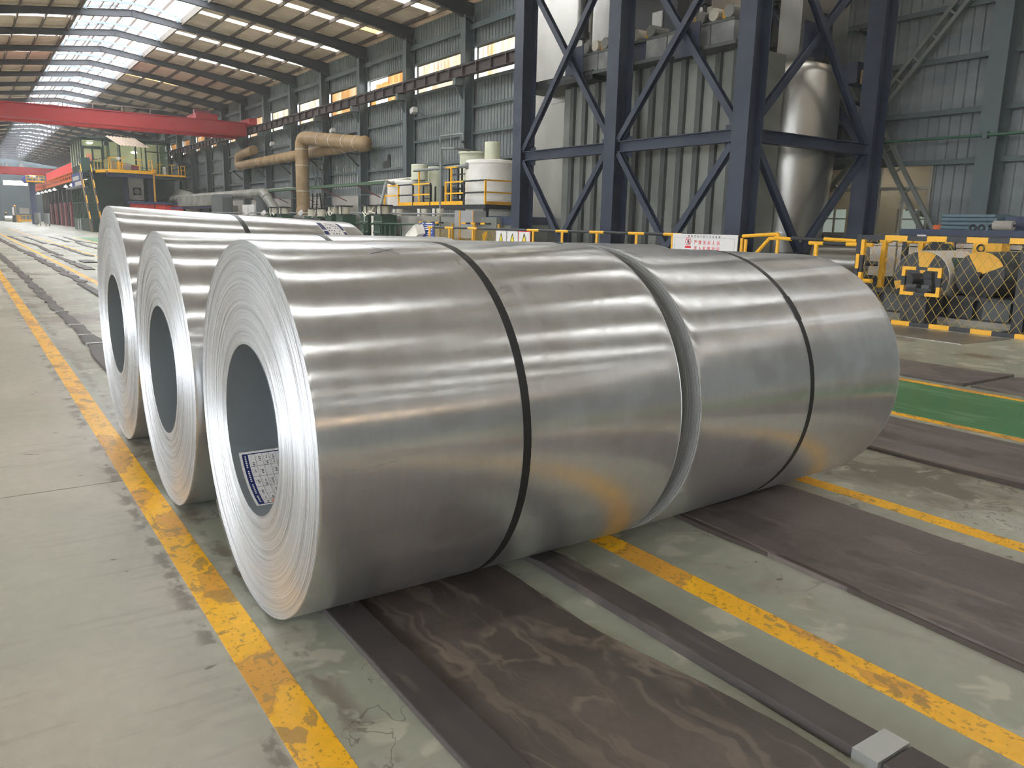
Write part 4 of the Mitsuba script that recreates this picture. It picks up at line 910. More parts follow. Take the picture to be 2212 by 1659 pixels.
tag(obj('wire_mesh', mesh, 'mesh_yellow', fn), kind='stuff')
# framed hatch in the mesh
k = thing('hatch_frame', 'small black frame with yellow corners set in the wire mesh fence', 'frame')
obj('frame', M().prism(sg.box(6.29, .485, 6.91, .925).difference(sg.box(6.345, .53, 6.855, .88)), [FX-.03, 0, 0], [0, 1, 0], [0, 0, 1], [.05, 0, 0]), 'black_paint', k)
for sy in (0, 1):
    for sz in (0, 1):
        L_ = sg.Polygon([(0, 0), (.22, 0), (.22, .05), (.055, .05), (.055, .15), (0, .15)])
        oy, oz = (6.29, 1) if sy == 0 else (6.91, -1), (.485, 1) if sz == 0 else (.925, -1)
        pl = shapely.transform(L_, lambda c, oy=oy, oz=oz: np.stack([oy[0]+oy[1]*c[:, 0], oz[0]+oz[1]*c[:, 1]], 1))
        obj('yellow_corner', M().prism(pl, [FX-.036, 0, 0], [0, 1, 0], [0, 0, 1], [.06, 0, 0]), 'safety_yellow', k)
k = thing('pipe_vice', 'dark grey clamp device seen through the yellow cornered hatch', 'clamp')
obj('bed', M().box(12.45, 12.85, 6.62, 7.02, 0, .56), 'black_paint', k)
obj('shelf', M().box(12.42, 12.75, 6.55, 6.98, .545, .585), 'dark_metal', k)
obj('head', M().cyl([12.46, 6.98, .70], [12.85, 6.98, .70], .105, 24), 'dark_metal', k, 40)
obj('jaw', M().hexa([12.5, 6.58, .56], [.1, 0, 0], [0, .13, 0], [0, .04, .28]), 'dark_metal', k)
obj('handle', M().cyl([12.48, 6.60, .745], [12.48, 6.78, .74], .012, 8), 'dark_metal', k, 40)
obj('foot', M().box(12.44, 12.6, 6.60, 6.72, .545, .64), 'duct_dark', k); obj('foot', M().hexa([12.44, 6.83, .56], [.16, 0, 0], [0, .16, 0], [0, -.03, .08]), 'duct_dark', k)
# rollers with black and yellow end discs
def sector(a0, a1, r, n=24): return sg.Polygon([(0, 0)]+[(r*math.cos(a), r*math.sin(a)) for a in np.linspace(a0, a1, n)])
def roller(label, x, y, z, r, L, secs, rim, body='roller_white', yaw=0.):
    k = thing('roller', label, 'roller')
    ca, sa = math.cos(yaw), math.sin(yaw); ax = np.array([ca, sa, 0])
    c = np.array([x, y, z])
    obj('drum', M().lathe([(0, .0), (r, .0), (r, L), (0, L)], c, ax, 48), body, k, 40)
    obj('end_disc', M().lathe([(0, -.03), (r*rim, -.03), (r*rim, 0.0), (0, 0)], c, ax, 48), 'black_paint', k, 40)
    ux = np.array([sa, -ca, 0])
    for a0, a1 in secs: obj('yellow_sector', M().prism(sector(a0, a1, r*rim*.995), c-ax*.03, ux, [0, 0, 1], -ax*.004), 'safety_yellow', k)
    obj('axle', M().cyl(c-ax*.12, c+ax*(L+.2), r*.14, 16), 'dark_metal', k, 40)
    for d in (.06, L-.1): obj('stand', M().hexa(c+ax*d-ux*r*.5-np.array([0, 0, z]), ax*.1, ux*r, [0, 0, z-r*.3]), 'dark_metal', k)
    return k
roller('drum roller behind the yellow cornered hatch, its end disc black with one yellow wedge', 13.75, 7.45, .68, .47, 1.5, [(D(62), D(102)), (D(-170), D(-150))], .97, yaw=.10)
roller('right roller behind the mesh fence with a broad yellow fan on its black end disc', 13.9, 6.55, .78, .385, 1.4, [(D(25), D(122))], 1.0, 'roller_steel', .06)
roller('dark polished roller with a yellow end disc, left of the mesh fence post', 14.3, 10.0, .84, .33, 1.0, [(D(-90), D(90))], .98, 'roller_steel', -1.15)
# machine bed, white side panels and uprights
k = thing('machine_bed', 'long low grey black machine bed behind the mesh fence', 'machine')
obj('base', M().box(13.3, 17.6, 3.4, 8.7, .08, .40), 'black_paint', k); obj('plinth', M().box(13.2, 17.7, 3.3, 8.8, 0, .09), 'concrete_bath', k)
obj('ledge', M().box(13.05, 13.3, 3.4, 8.6, .42, .46), 'dark_metal', k)
for i in range(9): obj('front_panel', M().box(13.18, 13.3, 8.3-.55*i-.40, 8.3-.55*i, .12, .41), 'duct_dark' if i % 3 else 'dark_metal', k)
k = thing('white_side_panel', 'row of pale white side panels on the machine behind the mesh fence', 'panel')
for a, b in ((9.92, 9.28), (9.24, 8.80), (8.72, 8.1), (8.05, 7.3), (7.25, 6.5)):
    obj('panel', M().box(16.0, 16.06, b, a, .55, 1.17), 'roller_white', k); obj('panel', M().box(15.98, 16.06, b, a, 1.185, 1.27), 'roller_white', k)
obj('back_frame', M().box(16.06, 16.2, 6.4, 10, 0, 1.28), 'dark_metal', k)
for x, y, m_, l in ((15.2, 9.05, 'safety_yellow', 'yellow'), (15.2, 8.62, 'black_paint', 'black'), (15.2, 8.30, 'safety_yellow', 'yellow')):
    k = thing('machine_upright', f'{l} upright of the machine behind the mesh fence, {dict([(9.05, "left of the drum roller"), (8.62, "dark one"), (8.30, "above the drum roller")])[y]}', 'post')
    obj('upright', M().box(x-.05, x+.05, y-.045, y+.045, 0, 1.28), m_, k); obj('cap', M().cyl([x, y-.14, 1.28], [x, y+.14, 1.28], .035, 12), 'safety_yellow', k, 40)
k = thing('gear_housing', 'dark gear housing with a green cone between the two discs', 'machine')
obj('body', M().box(14.6, 15.4, 6.9, 7.6, .4, .95), 'duct_dark', k); obj('cone', M().lathe([(.30, 0), (.27, .1), (.12, .38), (.08, .42), (0, .42)], [15.0, 7.75, .85], n=28), 'machine_green', k, 40)
obj('tyre', M().lathe([(.0, 0), (.28, 0), (.30, .05), (.28, .12), (0, .12)], [14.85, 7.85, 1.0], (1, 0, 0), 28), 'black_rubber', k, 40)
obj('shaft_cover', M().cyl([14.2, 7.35, .88], [14.2, 6.7, .88], .16, 20), 'machine_green', k, 40)
k = thing('yellow_bracket', 'yellow steel bracket standing behind the mesh fence, above the drum roller', 'bracket')
obj('plate', M().prism([(0, -.3), (.34, -.3), (.34, 0), (.20, .62), (.08, .62), (0, 0)], [15.6, 8.15, .70], [0, -1, 0], [0, 0, 1], [.06, 0, 0]), 'safety_yellow', k)
k = thing('yellow_hoist_block', 'yellow block with a black ring above the right roller', 'block')
obj('block', M().box(15.4, 15.7, 6.95, 7.45, 1.05, 1.36), 'safety_yellow', k); obj('ring', M().tube([[15.38, 7.3+.06*math.cos(t), 1.2+.06*math.sin(t)] for t in np.linspace(0, 2*np.pi, 20, endpoint=False)], .015, 8, closed=True), 'black_paint', k, 40)
k = thing('machine_post', 'tall dark steel post at the right edge behind the mesh fence', 'post')
obj('post', M().hbeam([12.9, 5.42, 0], [12.9, 5.42, 1.62], .16, .2, (1, 0, 0)), 'black_paint', k); obj('base_plate', M().box(12.75, 13.05, 5.25, 5.6, 0, .02), 'black_paint', k)
# bench with bundles above the machine
k = thing('work_bench', 'dark blue steel bench top behind the mesh fence, under the blue bundle', 'bench')
obj('top', M().box(15.9, 17.3, 5.6, 9.18, 1.42, 1.53), 'chute_blue', k); obj('apron', M().box(15.9, 15.95, 5.6, 9.18, 1.33, 1.42), 'dark_metal', k)
for y in (9.1, 7.4, 5.7): obj('leg', M().box(16.45, 16.53, y-.04, y+.04, 0, 1.42), 'dark_metal', k); obj('leg', M().box(17.2, 17.28, y-.04, y+.04, 0, 1.42), 'dark_metal', k)
obj('label_plate', M().box(15.885, 15.90, 8.62, 8.80, 1.345, 1.42), 'sign_white', k, label='small pale plate')
k = thing('tarpaulin_bundle', 'folded blue grey tarpaulin bundle lying on the dark bench', 'tarpaulin')
for i, (z, d) in enumerate(((1.53, 0), (1.61, .03), (1.69, .01), (1.76, .05))):
    pr = [(-.42+d*.3, 0), (-.45, .03), (-.43, .075), (0, .085), (.43, .07), (.45, .03), (.42, 0)]
    obj('fold', M().prism(pr, [16.95, 7.6+d, z], [1, 0, 0], [0, 0, 1], [0, 1.08-d, 0]), 'tarp_blue', k)
k = thing('blue_crate', 'dark blue crate at the right frame edge beside the tarpaulin bundle', 'crate')
obj('body', M().box(16.6, 17.3, 6.4, 7.5, 1.53, 1.80), 'chute_blue', k); obj('strut', M().bar([16.5, 6.95, 1.4], [16.5, 6.85, 1.8], .05, .05), 'tower_edge', k)
k = thing('paper_roll', 'grey brown paper roll lying on the bench beside the gear', 'roll')
obj('roll', M().cyl([16.0, 7.41, 1.62], [16.0, 7.07, 1.62], .09, 28), 'sack_paper', k, 40); obj('core', M().cyl([16.0, 7.5, 1.62], [16.0, 7.04, 1.62], .025, 12), 'dark_metal', k, 40)
k = thing('bearing_block', 'grey bearing block with two round holes on the dark bench', 'bearing')
obj('body', M().prism(sg.Polygon([(7.58, 1.53), (7.96, 1.53), (7.96, 1.60), (7.86, 1.64), (7.68, 1.64), (7.58, 1.60)]), [16.15, 0, 0], [0, 1, 0], [0, 0, 1], [.12, 0, 0]), 'tarp_blue', k)
for y in (7.70, 7.86): obj('ring', M().tube([[16.14, y+.055*math.cos(t), 1.57+.055*math.sin(t)] for t in np.linspace(0, 2*np.pi, 20, endpoint=False)], .02, 8, closed=True), 'dark_metal', k, 40)
k = thing('orange_clamp', 'small orange clamp on the bench left of the tarpaulin bundle', 'clamp')
obj('body', M().box(16.7, 16.85, 8.68, 8.93, 1.53, 1.63).box(16.68, 16.9, 8.72, 8.78, 1.63, 1.67), 'rail_orange', k)
# trees outside, seen through the office windows
k = thing('roadside_tree', 'green tree seen through the office window', 'tree', )
rt = np.random.default_rng(3); lf = M()
for i in range(700):
    p = rt.normal(0, 1, 3); p = p/np.linalg.norm(p)*rt.random()**.4; c = np.array([36, 17.0, 3.6])+p*[2.6, 3.6, 2.0]; a = rt.random()*6.28; u = np.array([math.cos(a), math.sin(a), .3])*.28; w = np.array([-math.sin(a)*.3, .2, 1])*.22
    lf.add([c-u-w, c+u-w, c+u+w, c-u+w], [[0, 1, 2, 3]])
tag(obj('leaves', lf, 'leaf_green', k), kind='stuff'); obj('trunk', M().cyl([36, 17, -.3], [36, 17, 3], .16, 10), 'duct_brown', k, 40)
struct('ground_outside', M().box(24.05, 90, -60, 90, -.4, -.3), 'concrete_bath')
# ------------------------------------------------------------------ tanks on a railed platform
pf = thing('tank_platform', 'dark steel platform with yellow and black railings around the white tanks', 'platform')
obj('deck', M().prism(sg.box(16.0, 25.2, 18.7, 33.8).difference(sg.Point(17.2, 26.75).buffer(1.03)).difference(sg.Point(17.2, 33.75).buffer(1.0)), [0, 0, 2.08], [1, 0, 0], [0, 1, 0], [0, 0, .08]), 'dark_metal', pf)
obj('edge_beam', M().box(15.97, 16.0, 25.15, 33.8, 2.0, 2.16), 'dark_metal', pf); obj('edge_beam', M().box(16.0, 18.7, 25.15, 25.2, 2.0, 2.16), 'dark_metal', pf)
for x, y in ((16.1, 25.3), (16.1, 29.3), (16.1, 33.6), (18.5, 25.3), (18.5, 33.6)): obj('leg', M().box(x-.07, x+.07, y-.07, y+.07, 0, 2.08), 'dark_metal', pf)
yp = [(33.75, 'safety_yellow', 3.05), (32.32, 'safety_yellow', 3.03), (30.95, 'black_paint', 3.03), (30.40, 'safety_yellow', 3.60), (29.42, 'black_paint', 3.05), (28.15, 'safety_yellow', 3.06), (27.72, 'safety_yellow', 3.62), (26.76, 'black_paint', 3.05), (25.22, 'safety_yellow', 3.03)]
for y, m_, z in yp: obj('post', M().box(15.97, 16.03, y-.03, y+.03, 2.16, z), m_, pf)
for z in (3.03, 2.60):
    for a, b, m_ in ((33.75, 32.32, 'safety_yellow'), (32.32, 30.95, 'black_paint'), (30.95, 29.42, 'safety_yellow'), (28.15, 26.76, 'safety_yellow'), (26.76, 25.22, 'black_paint')):
        obj('rail', M().box(15.97, 16.03, b, a, z-.028, z+.028), m_, pf)
    obj('rail', M().box(16.03, 17.3, 25.17, 25.23, z-.028, z+.028), 'safety_yellow_dull', pf); obj('rail', M().box(17.36, 18.6, 25.17, 25.23, z-.028, z+.028), 'black_paint', pf)
obj('post', M().box(17.3, 17.36, 25.17, 25.23, 2.16, 3.06), 'black_paint', pf)
for y in (30.40, 27.72): obj('tee', M().box(15.97, 16.03, y-.42, y+.42, 3.56, 3.61), 'safety_yellow', pf)
for a, b in ((32.28, 30.98), (30.92, 29.46), (29.38, 28.18), (28.12, 26.8)): obj('toe_board', M().box(15.98, 15.995, b, a, 2.16, 2.30), 'safety_yellow', pf)
obj('toe_board', M().box(16.03, 17.3, 25.18, 25.195, 2.16, 2.28), 'safety_yellow_dull', pf)
def tank(label, x, y, r, z0, z1, mat, rim=True, neck=None):
    k = thing('tank', label, 'tank')
    pr = [(0, z0), (r*.98, z0), (r, z0+.03), (r, z1-.16), (r*1.015, z1-.15), (r*1.015, z1-.10), (r, z1-.09), (r*.985, z1-.03), (r*.93, z1), (0, z1+.03)]
    obj('shell', M().lathe(pr, [x, y, 0], n=64), mat, k, 35)
    if rim:
        for z in (z0+(z1-z0)*.25, z0+(z1-z0)*.5): obj('hoop', M().lathe([(r-.005, -.02), (r+.012, -.02), (r+.012, .02), (r-.005, .02)], [x, y, z], n=64), mat, k, 35)
    if neck: obj('neck', M().lathe([(0, z1), (neck[0], z1), (neck[0], neck[1]-.02), (neck[0]*.95, neck[1]), (0, neck[1])], [x+neck[2], y+neck[3], 0], n=40), 'tank_cream', k, 35, label='pale green grey cylinder on the lid')
    return k
tank('big white plastic tank with a pale cylinder on top, next to the blue tower', 17.2, 26.75, .98, .9, 3.86, 'tank_white', True, (.30, 4.55, 0, -.1))
tank('smaller white plastic tank at the left end of the railed platform', 17.2, 33.75, .95, 1.0, 3.34, 'tank_white', True, (.36, 4.02, .1, -.9))
k = tank('cream open tank with a rim, standing behind the big white tank', 18.5, 30.1, .62, 2.2, 4.45, 'tank_cream', False)
obj('rim', M().lathe([(.60, 4.38), (.67, 4.38), (.67, 4.47), (.60, 4.47)], [18.5, 30.1, 0], n=48), 'tank_cream', k, 35)
tank('slim cream tank between the two white tanks', 18.2, 33.0, .34, 2.2, 3.98, 'tank_cream', False)
k = thing('steel_stand', 'dark stand with steps between the tanks on the platform', 'stand')
for y in (28.9, 29.6, 31.2, 31.9):
    for x in (17.0, 17.6): obj('leg', M().box(x-.03, x+.03, y-.03, y+.03, 2.16, 3.75 if y < 30 else 3.05), 'dark_metal', k)
for z in (3.05, 3.42, 3.75): obj('bar', M().box(16.97, 17.03, 27.6, 29.63, z-.025, z+.025), 'dark_metal', k)
for z in (2.5, 3.05): obj('bar', M().box(16.97, 17.03, 31.17, 31.93, z-.025, z+.025), 'dark_metal', k)
for y, z in ((28.2, 2.38), (28.2, 2.6), (28.2, 2.82)): obj('tread', M().box(16.3, 17.0, y-.5, y+.3, z-.02, z+.02), 'dark_metal', k)
k = thing('grey_pipe', 'grey plastic pipe frame rising from the bath past the tanks', 'pipe')
obj('riser', M().tube([[16.0, 28.55, 1.2], [16.0, 28.55, 4.36]], .065, 14), 'pvc_grey', k, True)
obj('arm', M().tube(bend([[16.0, 28.55, 4.34], [16.25, 27.9, 4.33], [17.6, 29.0, 4.42]], .05), .045, 12), 'pvc_grey', k, True)
obj('goose_neck', M().tube(bend([[16.0, 28.60, 4.3], [16.0, 28.62, 4.82], [16.0, 26.86, 4.79], [16.0, 26.82, 4.3]], .08), .035, 12), 'pvc_grey', k, True)
obj('link', M().tube([[16.0, 27.75, 4.36], [16.0, 27.75, 4.79]], .03, 10), 'pvc_grey', k, True)
obj('valve', M().lathe([(0, -.06), (.07, -.06), (.09, 0), (.05, .06), (0, .06)], [16.0, 26.82, 4.5], n=18), 'dark_metal', k, 40)
k = thing('overflow_pipe', 'grey pipe running level from the big white tank across the platform', 'pipe')
obj('run', M().tube([[15.95, 30.75, 3.58], [16.2, 26.95, 3.62]], [.05, .07], 14), 'pvc_grey', k, True); obj('flange', M().cyl([16.2, 26.95, 3.62], [16.27, 26.85, 3.63], .13, 20), 'pvc_grey', k, 40)
k = thing('drain_pipe', 'bent grey pipe coming down from the smaller white tank', 'pipe')
obj('run', M().tube(bend([[16.4, 33.5, 3.15], [15.5, 32.5, 3.16], [14.6, 31.2, 2.1]], .25), .065, 14), 'pvc_grey', k, True); obj('flange', M().cyl([16.3, 33.4, 3.15], [16.4, 33.5, 3.15], .12, 20), 'pvc_grey', k, 40)

# ------------------------------------------------------------------ bath line with green roller stands
bt = thing('pickling_bath', 'long grey concrete bath wall with pipes along its top, behind the green posts', 'bath')
obj('wall', M().box(14.75, 15.9, 26.4, 60, 0, 1.70), 'concrete_bath', bt); obj('wall', M().box(14.80, 15.9, 22.6, 26.38, 0, 1.68), 'casing_grey', bt)
obj('shelf', M().box(13.9, 14.75, 36.2, 60, 1.46, 1.54), 'dark_metal', bt)
for y in (37, 45, 53): obj('shelf_leg', M().box(13.95, 14.05, y-.05, y+.05, 0, 1.46), 'dark_metal', bt)
obj('top_pipe', M().tube([[14.6, 23.8, 1.78], [14.6, 60, 1.84]], .03, 10), 'pvc_grey', bt, True)
def stand(y, z, label, full=True):
    k = thing('roller_stand', label, 'roller stand')
    obj('body', M().box(13.86, 14.5, y-.36, y+.36, 0, z-.02).box(13.82, 14.54, y-.30, y+.30, z-.02, z+.03), 'machine_green', k)
    obj('cylinder', M().lathe([(0, .04), (.24, .04), (.24, .37), (0, .37)], [14.1, y, z], n=28), 'cylinder_grey', k, 35)
    obj('cap', M().box(13.82, 14.38, y-.29, y+.29, z+.36, z+.42), 'dark_metal', k); obj('foot', M().box(13.82, 14.38, y-.29, y+.29, z+.0, z+.05), 'dark_metal', k)
    for a, b in ((-.22, -.22), (.22, -.22)): obj('tie_rod', M().cyl([14.1+b, y+a, z+.05], [14.1+b, y+a, z+.37], .022, 8), 'dark_metal', k, 40)
    if full:
        for z1 in (1.02, 1.42): obj('cross_tube', M().cyl([13.8, y-.55, z1], [13.8, y+.3, z1], .045, 12), 'machine_green', k, 40)
stand(31.2, 1.70, 'left green roller stand of the pair with grey air cylinders beside the blue board')
stand(29.83, 1.70, 'right green roller stand of the pair with grey air cylinders beside the blue board')
for y, l in ((35.15, 'left green stand with an air cylinder just above the label of the back coil'), (33.85, 'right green stand with an air cylinder just above the label of the back coil'), (42.0, 'right green stand with an air cylinder at the bent end of the grey duct'), (43.6, 'left green stand with an air cylinder at the bent end of the grey duct')): stand(y, 1.70, l, False)
for y, z, l in ((36.85, 1.64, 'small grey cylinder between the green stands behind the back coil'), (38.1, 1.64, 'small grey cylinder left of the green stands behind the back coil')):
    k = thing('air_cylinder', l, 'cylinder'); obj('barrel', M().cyl([14.2, y, z], [14.2, y, z+.33], .2, 20), 'cylinder_grey', k, 40); obj('cap', M().box(13.98, 14.42, y-.22, y+.22, z+.33, z+.37), 'dark_metal', k); obj('base', M().box(13.9, 14.5, y-.3, y+.3, z-.1, z), 'machine_green', k)
for i, y in enumerate((32.9, 31.2, 28.95, 27.7)):
    k = thing('air_cylinder', f'grey air cylinder under the edge of the tank platform, {["first","second","third","fourth"][i]} from the left', 'cylinder')
    obj('barrel', M().cyl([15.5, y, 1.72], [15.5, y, 2.0], .15, 20), 'cylinder_grey', k, 40); obj('rod', M().cyl([15.35, y+.24, 1.7], [15.35, y+.24, 2.0], .06, 12), 'sign_white', k, 40)
k = thing('white_post', 'white strip post between the two green roller stands', 'post')
obj('strip', M().box(13.9, 13.95, 30.44, 30.58, 0, 1.68), 'box_white', k)
# bundle of white air hoses
def hose(pts, label):
    k = thing('air_hose', label, 'hose'); obj('hose', M().tube(bend(pts, .12, 8), .016, 8), 'cable_white', k, True)
hose([[13.85, 31.2, 1.62], [13.8, 31.0, 1.85], [13.8, 30.7, 1.72], [13.8, 30.3, 1.9], [13.85, 30.05, 2.15]], 'white air hose looped between the two green roller stands, upper one')
hose([[13.8, 31.25, 1.84], [13.78, 30.9, 1.66], [13.78, 30.55, 1.86], [13.8, 30.0, 1.78]], 'white air hose looped between the two green roller stands, lower one')
hose([[13.8, 31.0, 1.66], [13.78, 31.05, 1.3], [13.78, 31.35, .7]], 'thin white hose hanging down the left green roller stand')
hose([[13.8, 34.95, 1.70], [13.8, 34.75, 1.95], [13.8, 34.6, 1.72], [13.8, 34.2, 2.08]], 'white hose between the green stands above the back coil')
hose([[13.8, 35.25, 1.68], [13.8, 35.1, 1.9], [13.8, 34.8, 1.66], [13.8, 34.3, 1.86]], 'white hose looped low between the stands above the back coil')
hose([[14.0, 37.7, 1.56], [13.98, 37.3, 1.66], [14.0, 37.0, 1.93]], 'white hose rising to the small grey cylinder behind the back coil')
hose([[13.8, 43.3, 1.65], [13.8, 43.0, 1.85], [13.8, 42.7, 1.65], [13.8, 42.3, 1.95]], 'white hose at the foot of the thick grey duct')
for y, l in ((48.0, 'left'), (44.8, 'middle'), (38.9, 'right')):
    k = thing('floodlight', f'small white floodlight seen above the back coil, {l} one of three', 'lamp')
    obj('head', M().lathe([(0, 0), (.10, 0), (.16, .16), (.15, .18), (0, .18)], [14.0, y, 1.72], (-.5, .35, .6), 20), 'sign_white', k, 40); obj('arm', M().bar([14.0, y+.1, 1.55], [14.0, y, 1.74], .03, .03), 'cabinet_grey', k)
# green pipe railing
k = thing('green_railing', 'dark green bent pipe railing in front of the grey bath', 'railing')
obj('rail', M().cyl([13.85, 29.7, 1.37], [13.85, 24.9, 1.39], .04, 12), 'machine_green', k, 40)
for i, y in enumerate((31.0, 29.45, 28.95, 28.5, 28.05, 27.6)):
    obj('hoop', M().tube(bend([[13.4, y+.1, 1.36], [13.75, y, 1.36], [13.75, y, .82], [13.4, y+.12, .82]], .12), .042, 10), 'machine_green', k, True)
# boards, boxes and cabinets by the rail
k = thing('information_board', 'blue information board with white lines of print, left end of the safety rail', 'sign')
b = obj('board', M().box(13.2, 13.23, 24.02, 24.98, .5, 1.46), 'board_blue', k)
for y in (24.1, 24.9): obj('leg', M().box(13.23, 13.27, y-.03, y+.03, 0, 1.4), 'cabinet_grey', k)
obj('header', M().box(13.195, 13.2, 24.02, 24.98, 1.38, 1.46), 'pale_blue_sign', b)
for i, (z, a, c) in enumerate(((1.43, 24.85, 24.72), (1.42, 24.58, 24.1), (1.28, 24.85, 24.15), (1.22, 24.85, 24.15), (1.12, 24.45, 24.15), (1.06, 24.5, 24.2), (.98, 24.55, 24.1), (.92, 24.85, 24.3))):
    obj('print_line', M().box(13.19, 13.2, c, a, z-.014, z+.014), 'ink_white', b)
obj('divider', M().box(13.19, 13.2, 24.03, 24.97, 1.345, 1.36), 'ink_white', b)
k = thing('control_box', 'tilted white control box with black switches in front of the blue board', 'control box')
o = np.array([12.75, 25.2, .98]); a = np.array([0, -.66, .36]); bvec = np.array([.33, .05, .06]); c = np.array([0, -.20, -.30])
obj('body', M().hexa(o, a, bvec, c), 'box_white', k); n = -unit(np.cross(a, c)); n = n*(-1 if n[0] > 0 else 1)
obj('lid', M().hexa(o-np.array([.01, 0, 0]), a, bvec*.5, np.array([0, .02, .035])), 'sign_white', k)
for i in range(3): q = o+a*(.35+.2*i)+bvec*.25+np.array([0, 0, .03]); obj('switch', M().cyl(q, q+np.array([-.03, .02, .06]), .028, 10), 'ink', k, 40)
obj('stand', M().box(12.85, 12.98, 24.6, 24.72, 0, .85), 'pale_blue_sign', k)
k = thing('grey_cabinet', 'tall grey cabinet with yellow edges behind the safety rail', 'cabinet')
obj('body', M().box(14.5, 15.0, 23.58, 24.87, .95, 1.89), 'cabinet_grey', k); obj('edge', M().box(14.48, 14.5, 24.45, 24.54, .95, 1.90), 'safety_yellow_dull', k); obj('edge', M().box(14.48, 14.5, 23.58, 23.62, .95, 1.88), 'safety_yellow_dull', k)
for y in (23.7, 24.7): obj('leg', M().box(14.6, 14.7, y-.05, y+.05, 0, .95), 'safety_yellow_dull', k)
k = thing('rear_fence', 'low mesh guard with a black and yellow top bar behind the safety rail', 'fence')
for i in range(12): obj('bar', M().box(14.47, 14.53, 27.5-.25*(i+1)-.0-(1.3 if i > 5 else 0)-i*.06, 27.5-.25*i-(1.3 if i > 5 else 0)-i*.06, 1.43, 1.49), ('safety_yellow', 'black_paint')[i % 2], k)
for y in (27.4, 25.0, 23.5, 22.0): obj('post', M().box(14.47, 14.53, y-.04, y+.04, 0, 1.45), 'safety_yellow_dull', k)
m = M()
for s in (1, -1):
    c0 = 21.0
    while c0 < 28:
        ln = sg.LineString([(c0, .3), (c0+s*.6, 1.28)]).intersection(sg.box(22, .3, 27.4, 1.28))
        if not ln.is_empty and ln.length > .05:
            (a0, b0), (a1, b1) = ln.coords; m.bar([14.5, a0, b0], [14.5, a1, b1], .006, .012, (1, 0, 0))
        c0 += .13
tag(obj('wire_mesh', m, 'mesh_yellow', k), kind='stuff')
k = thing('machine_guard', 'green painted machine guard with a yellow arrow behind the low mesh guard', 'guard'); obj('sheet', M().box(15.2, 15.3, 22.3, 24.2, 0, 1.25), 'machine_green', k); obj('arrow', M().prism([(0, 0), (.3, .12), (.3, -.12), (.22, -.05), (.22, -.4), (.05, -.4), (.05, -.05)], [14.6, 23.2, 1.1], [0, -1, 0], [0, 0, 1], [.03, 0, 0]), 'safety_yellow', k)
k = thing('blue_chute', 'dark blue sloping hopper lid beside the tower, under the big white tank', 'hopper')
obj('hood', M().prism([(24.5, 1.45), (24.4, 1.58), (23.3, 1.72), (21.0, 1.70), (21.0, 1.44)], [15.0, 0, 0], [0, 1, 0], [0, 0, 1], [1.2, 0, 0]), 'chute_blue', k); obj('body', M().box(15.1, 16.1, 21.0, 24.3, 0, 1.46), 'casing_grey', k)

# ------------------------------------------------------------------ brown fume duct along the wall
k = thing('brown_duct', 'large brown plastic fume duct that rises and runs along the right wall', 'duct')
duct = bend([[18.5, 51.2, 1.2], [18.5, 51.2, 6.62], [19.55, 44.0, 5.86]], .55, 8)
obj('riser', M().tube(duct[:], .42, 24), 'duct_brown', k, True)
obj('wall_run', M().tube(bend([[19.55, 44.1, 5.86], [19.55, 69.2, 5.78], [19.55, 69.0, 6.6], [19.6, 65.0, 6.82]], .7, 8), .35, 24), 'duct_brown', k, True)
obj('end_elbow', M().lathe([(0, -.5), (.3, -.45), (.45, -.2), (.45, .35), (.3, .48), (0, .5)], [19.58, 44.0, 5.84], (0, 1, 0), 28), 'duct_brown', k, True)
obj('boot', M().lathe([(.46, 0), (.46, .5), (.42, .7)], [18.5, 51.2, 1.6], n=28), 'duct_brown', k, 40)
for z in (2.5, 3.3, 4.1, 4.9, 5.9): obj('band', M().lathe([(.42, -.03), (.435, -.03), (.435, .03), (.42, .03)], [18.5, 51.2, z], n=28), 'duct_band' if z in (3.3, 4.9, 5.9) else 'duct_brown', k, 35, label='pale putty joint' if z in (3.3, 4.9, 5.9) else None)
for t in (.3, .52, .74, .93):
    p0, p1 = np.array([18.57, 50.7, 6.57]), np.array([19.55, 44.1, 5.87]); d = unit(p1-p0); obj('band', M().lathe([(.42, -.03), (.435, -.03), (.435, .03), (.42, .03)], p0+(p1-p0)*t, d, 28), 'duct_band', k, 35)
for y in (45.5, 46.6, 47.8, 52.5, 55, 59, 63): obj('band', M().lathe([(.35, -.04), (.362, -.04), (.362, .04), (.35, .04)], [19.55, y, 5.86-.0032*(y-44)], (0, 1, 0), 28), 'duct_band' if y < 52 else 'duct_brown', k, 35)
for y in (45.7, 51.7, 57.7, 63.7, 69.7): obj('bracket', M().bar([19.2, y, 5.4], [20.015, y, 5.4], .07, .07), 'dark_metal', k); obj('bracket_strut', M().bar([19.25, y, 5.36], [20.0, y, 4.7], .06, .06), 'dark_metal', k)
k = thing('ladder_tower', 'dark lattice ladder frame against the wall behind the brown duct', 'ladder')
for y in (52.6, 51.8): obj('rail', M().bar([19.5, y, 0], [19.5, y-.5, 3.2], .07, .07, (1, 0, 0)), 'dark_metal', k)
for y in (50.6, 49.7): obj('rail', M().bar([19.5, y-.5, 0], [19.5, y+.2, 3.2], .07, .07, (1, 0, 0)), 'dark_metal', k)
for z in (.5, 1.0, 1.5, 2.0, 2.5, 3.0): obj('rung', M().box(19.48, 19.52, 51.4-.1*z, 52.6-.15*z, z-.02, z+.02), 'dark_metal', k); obj('rung', M().box(19.48, 19.52, 49.3+.15*z, 50.2+.15*z, z-.02, z+.02), 'dark_metal', k)
for a, b in (((52.1, 5.6), (50.8, 3.6)), ((50.6, 5.6), (51.8, 3.6)), ((50.0, 5.6), (50.9, 3.5))): obj('brace', M().bar([19.55, a[0], a[1]], [19.55, b[0], b[1]], .06, .06, (1, 0, 0)), 'column_steel', k)
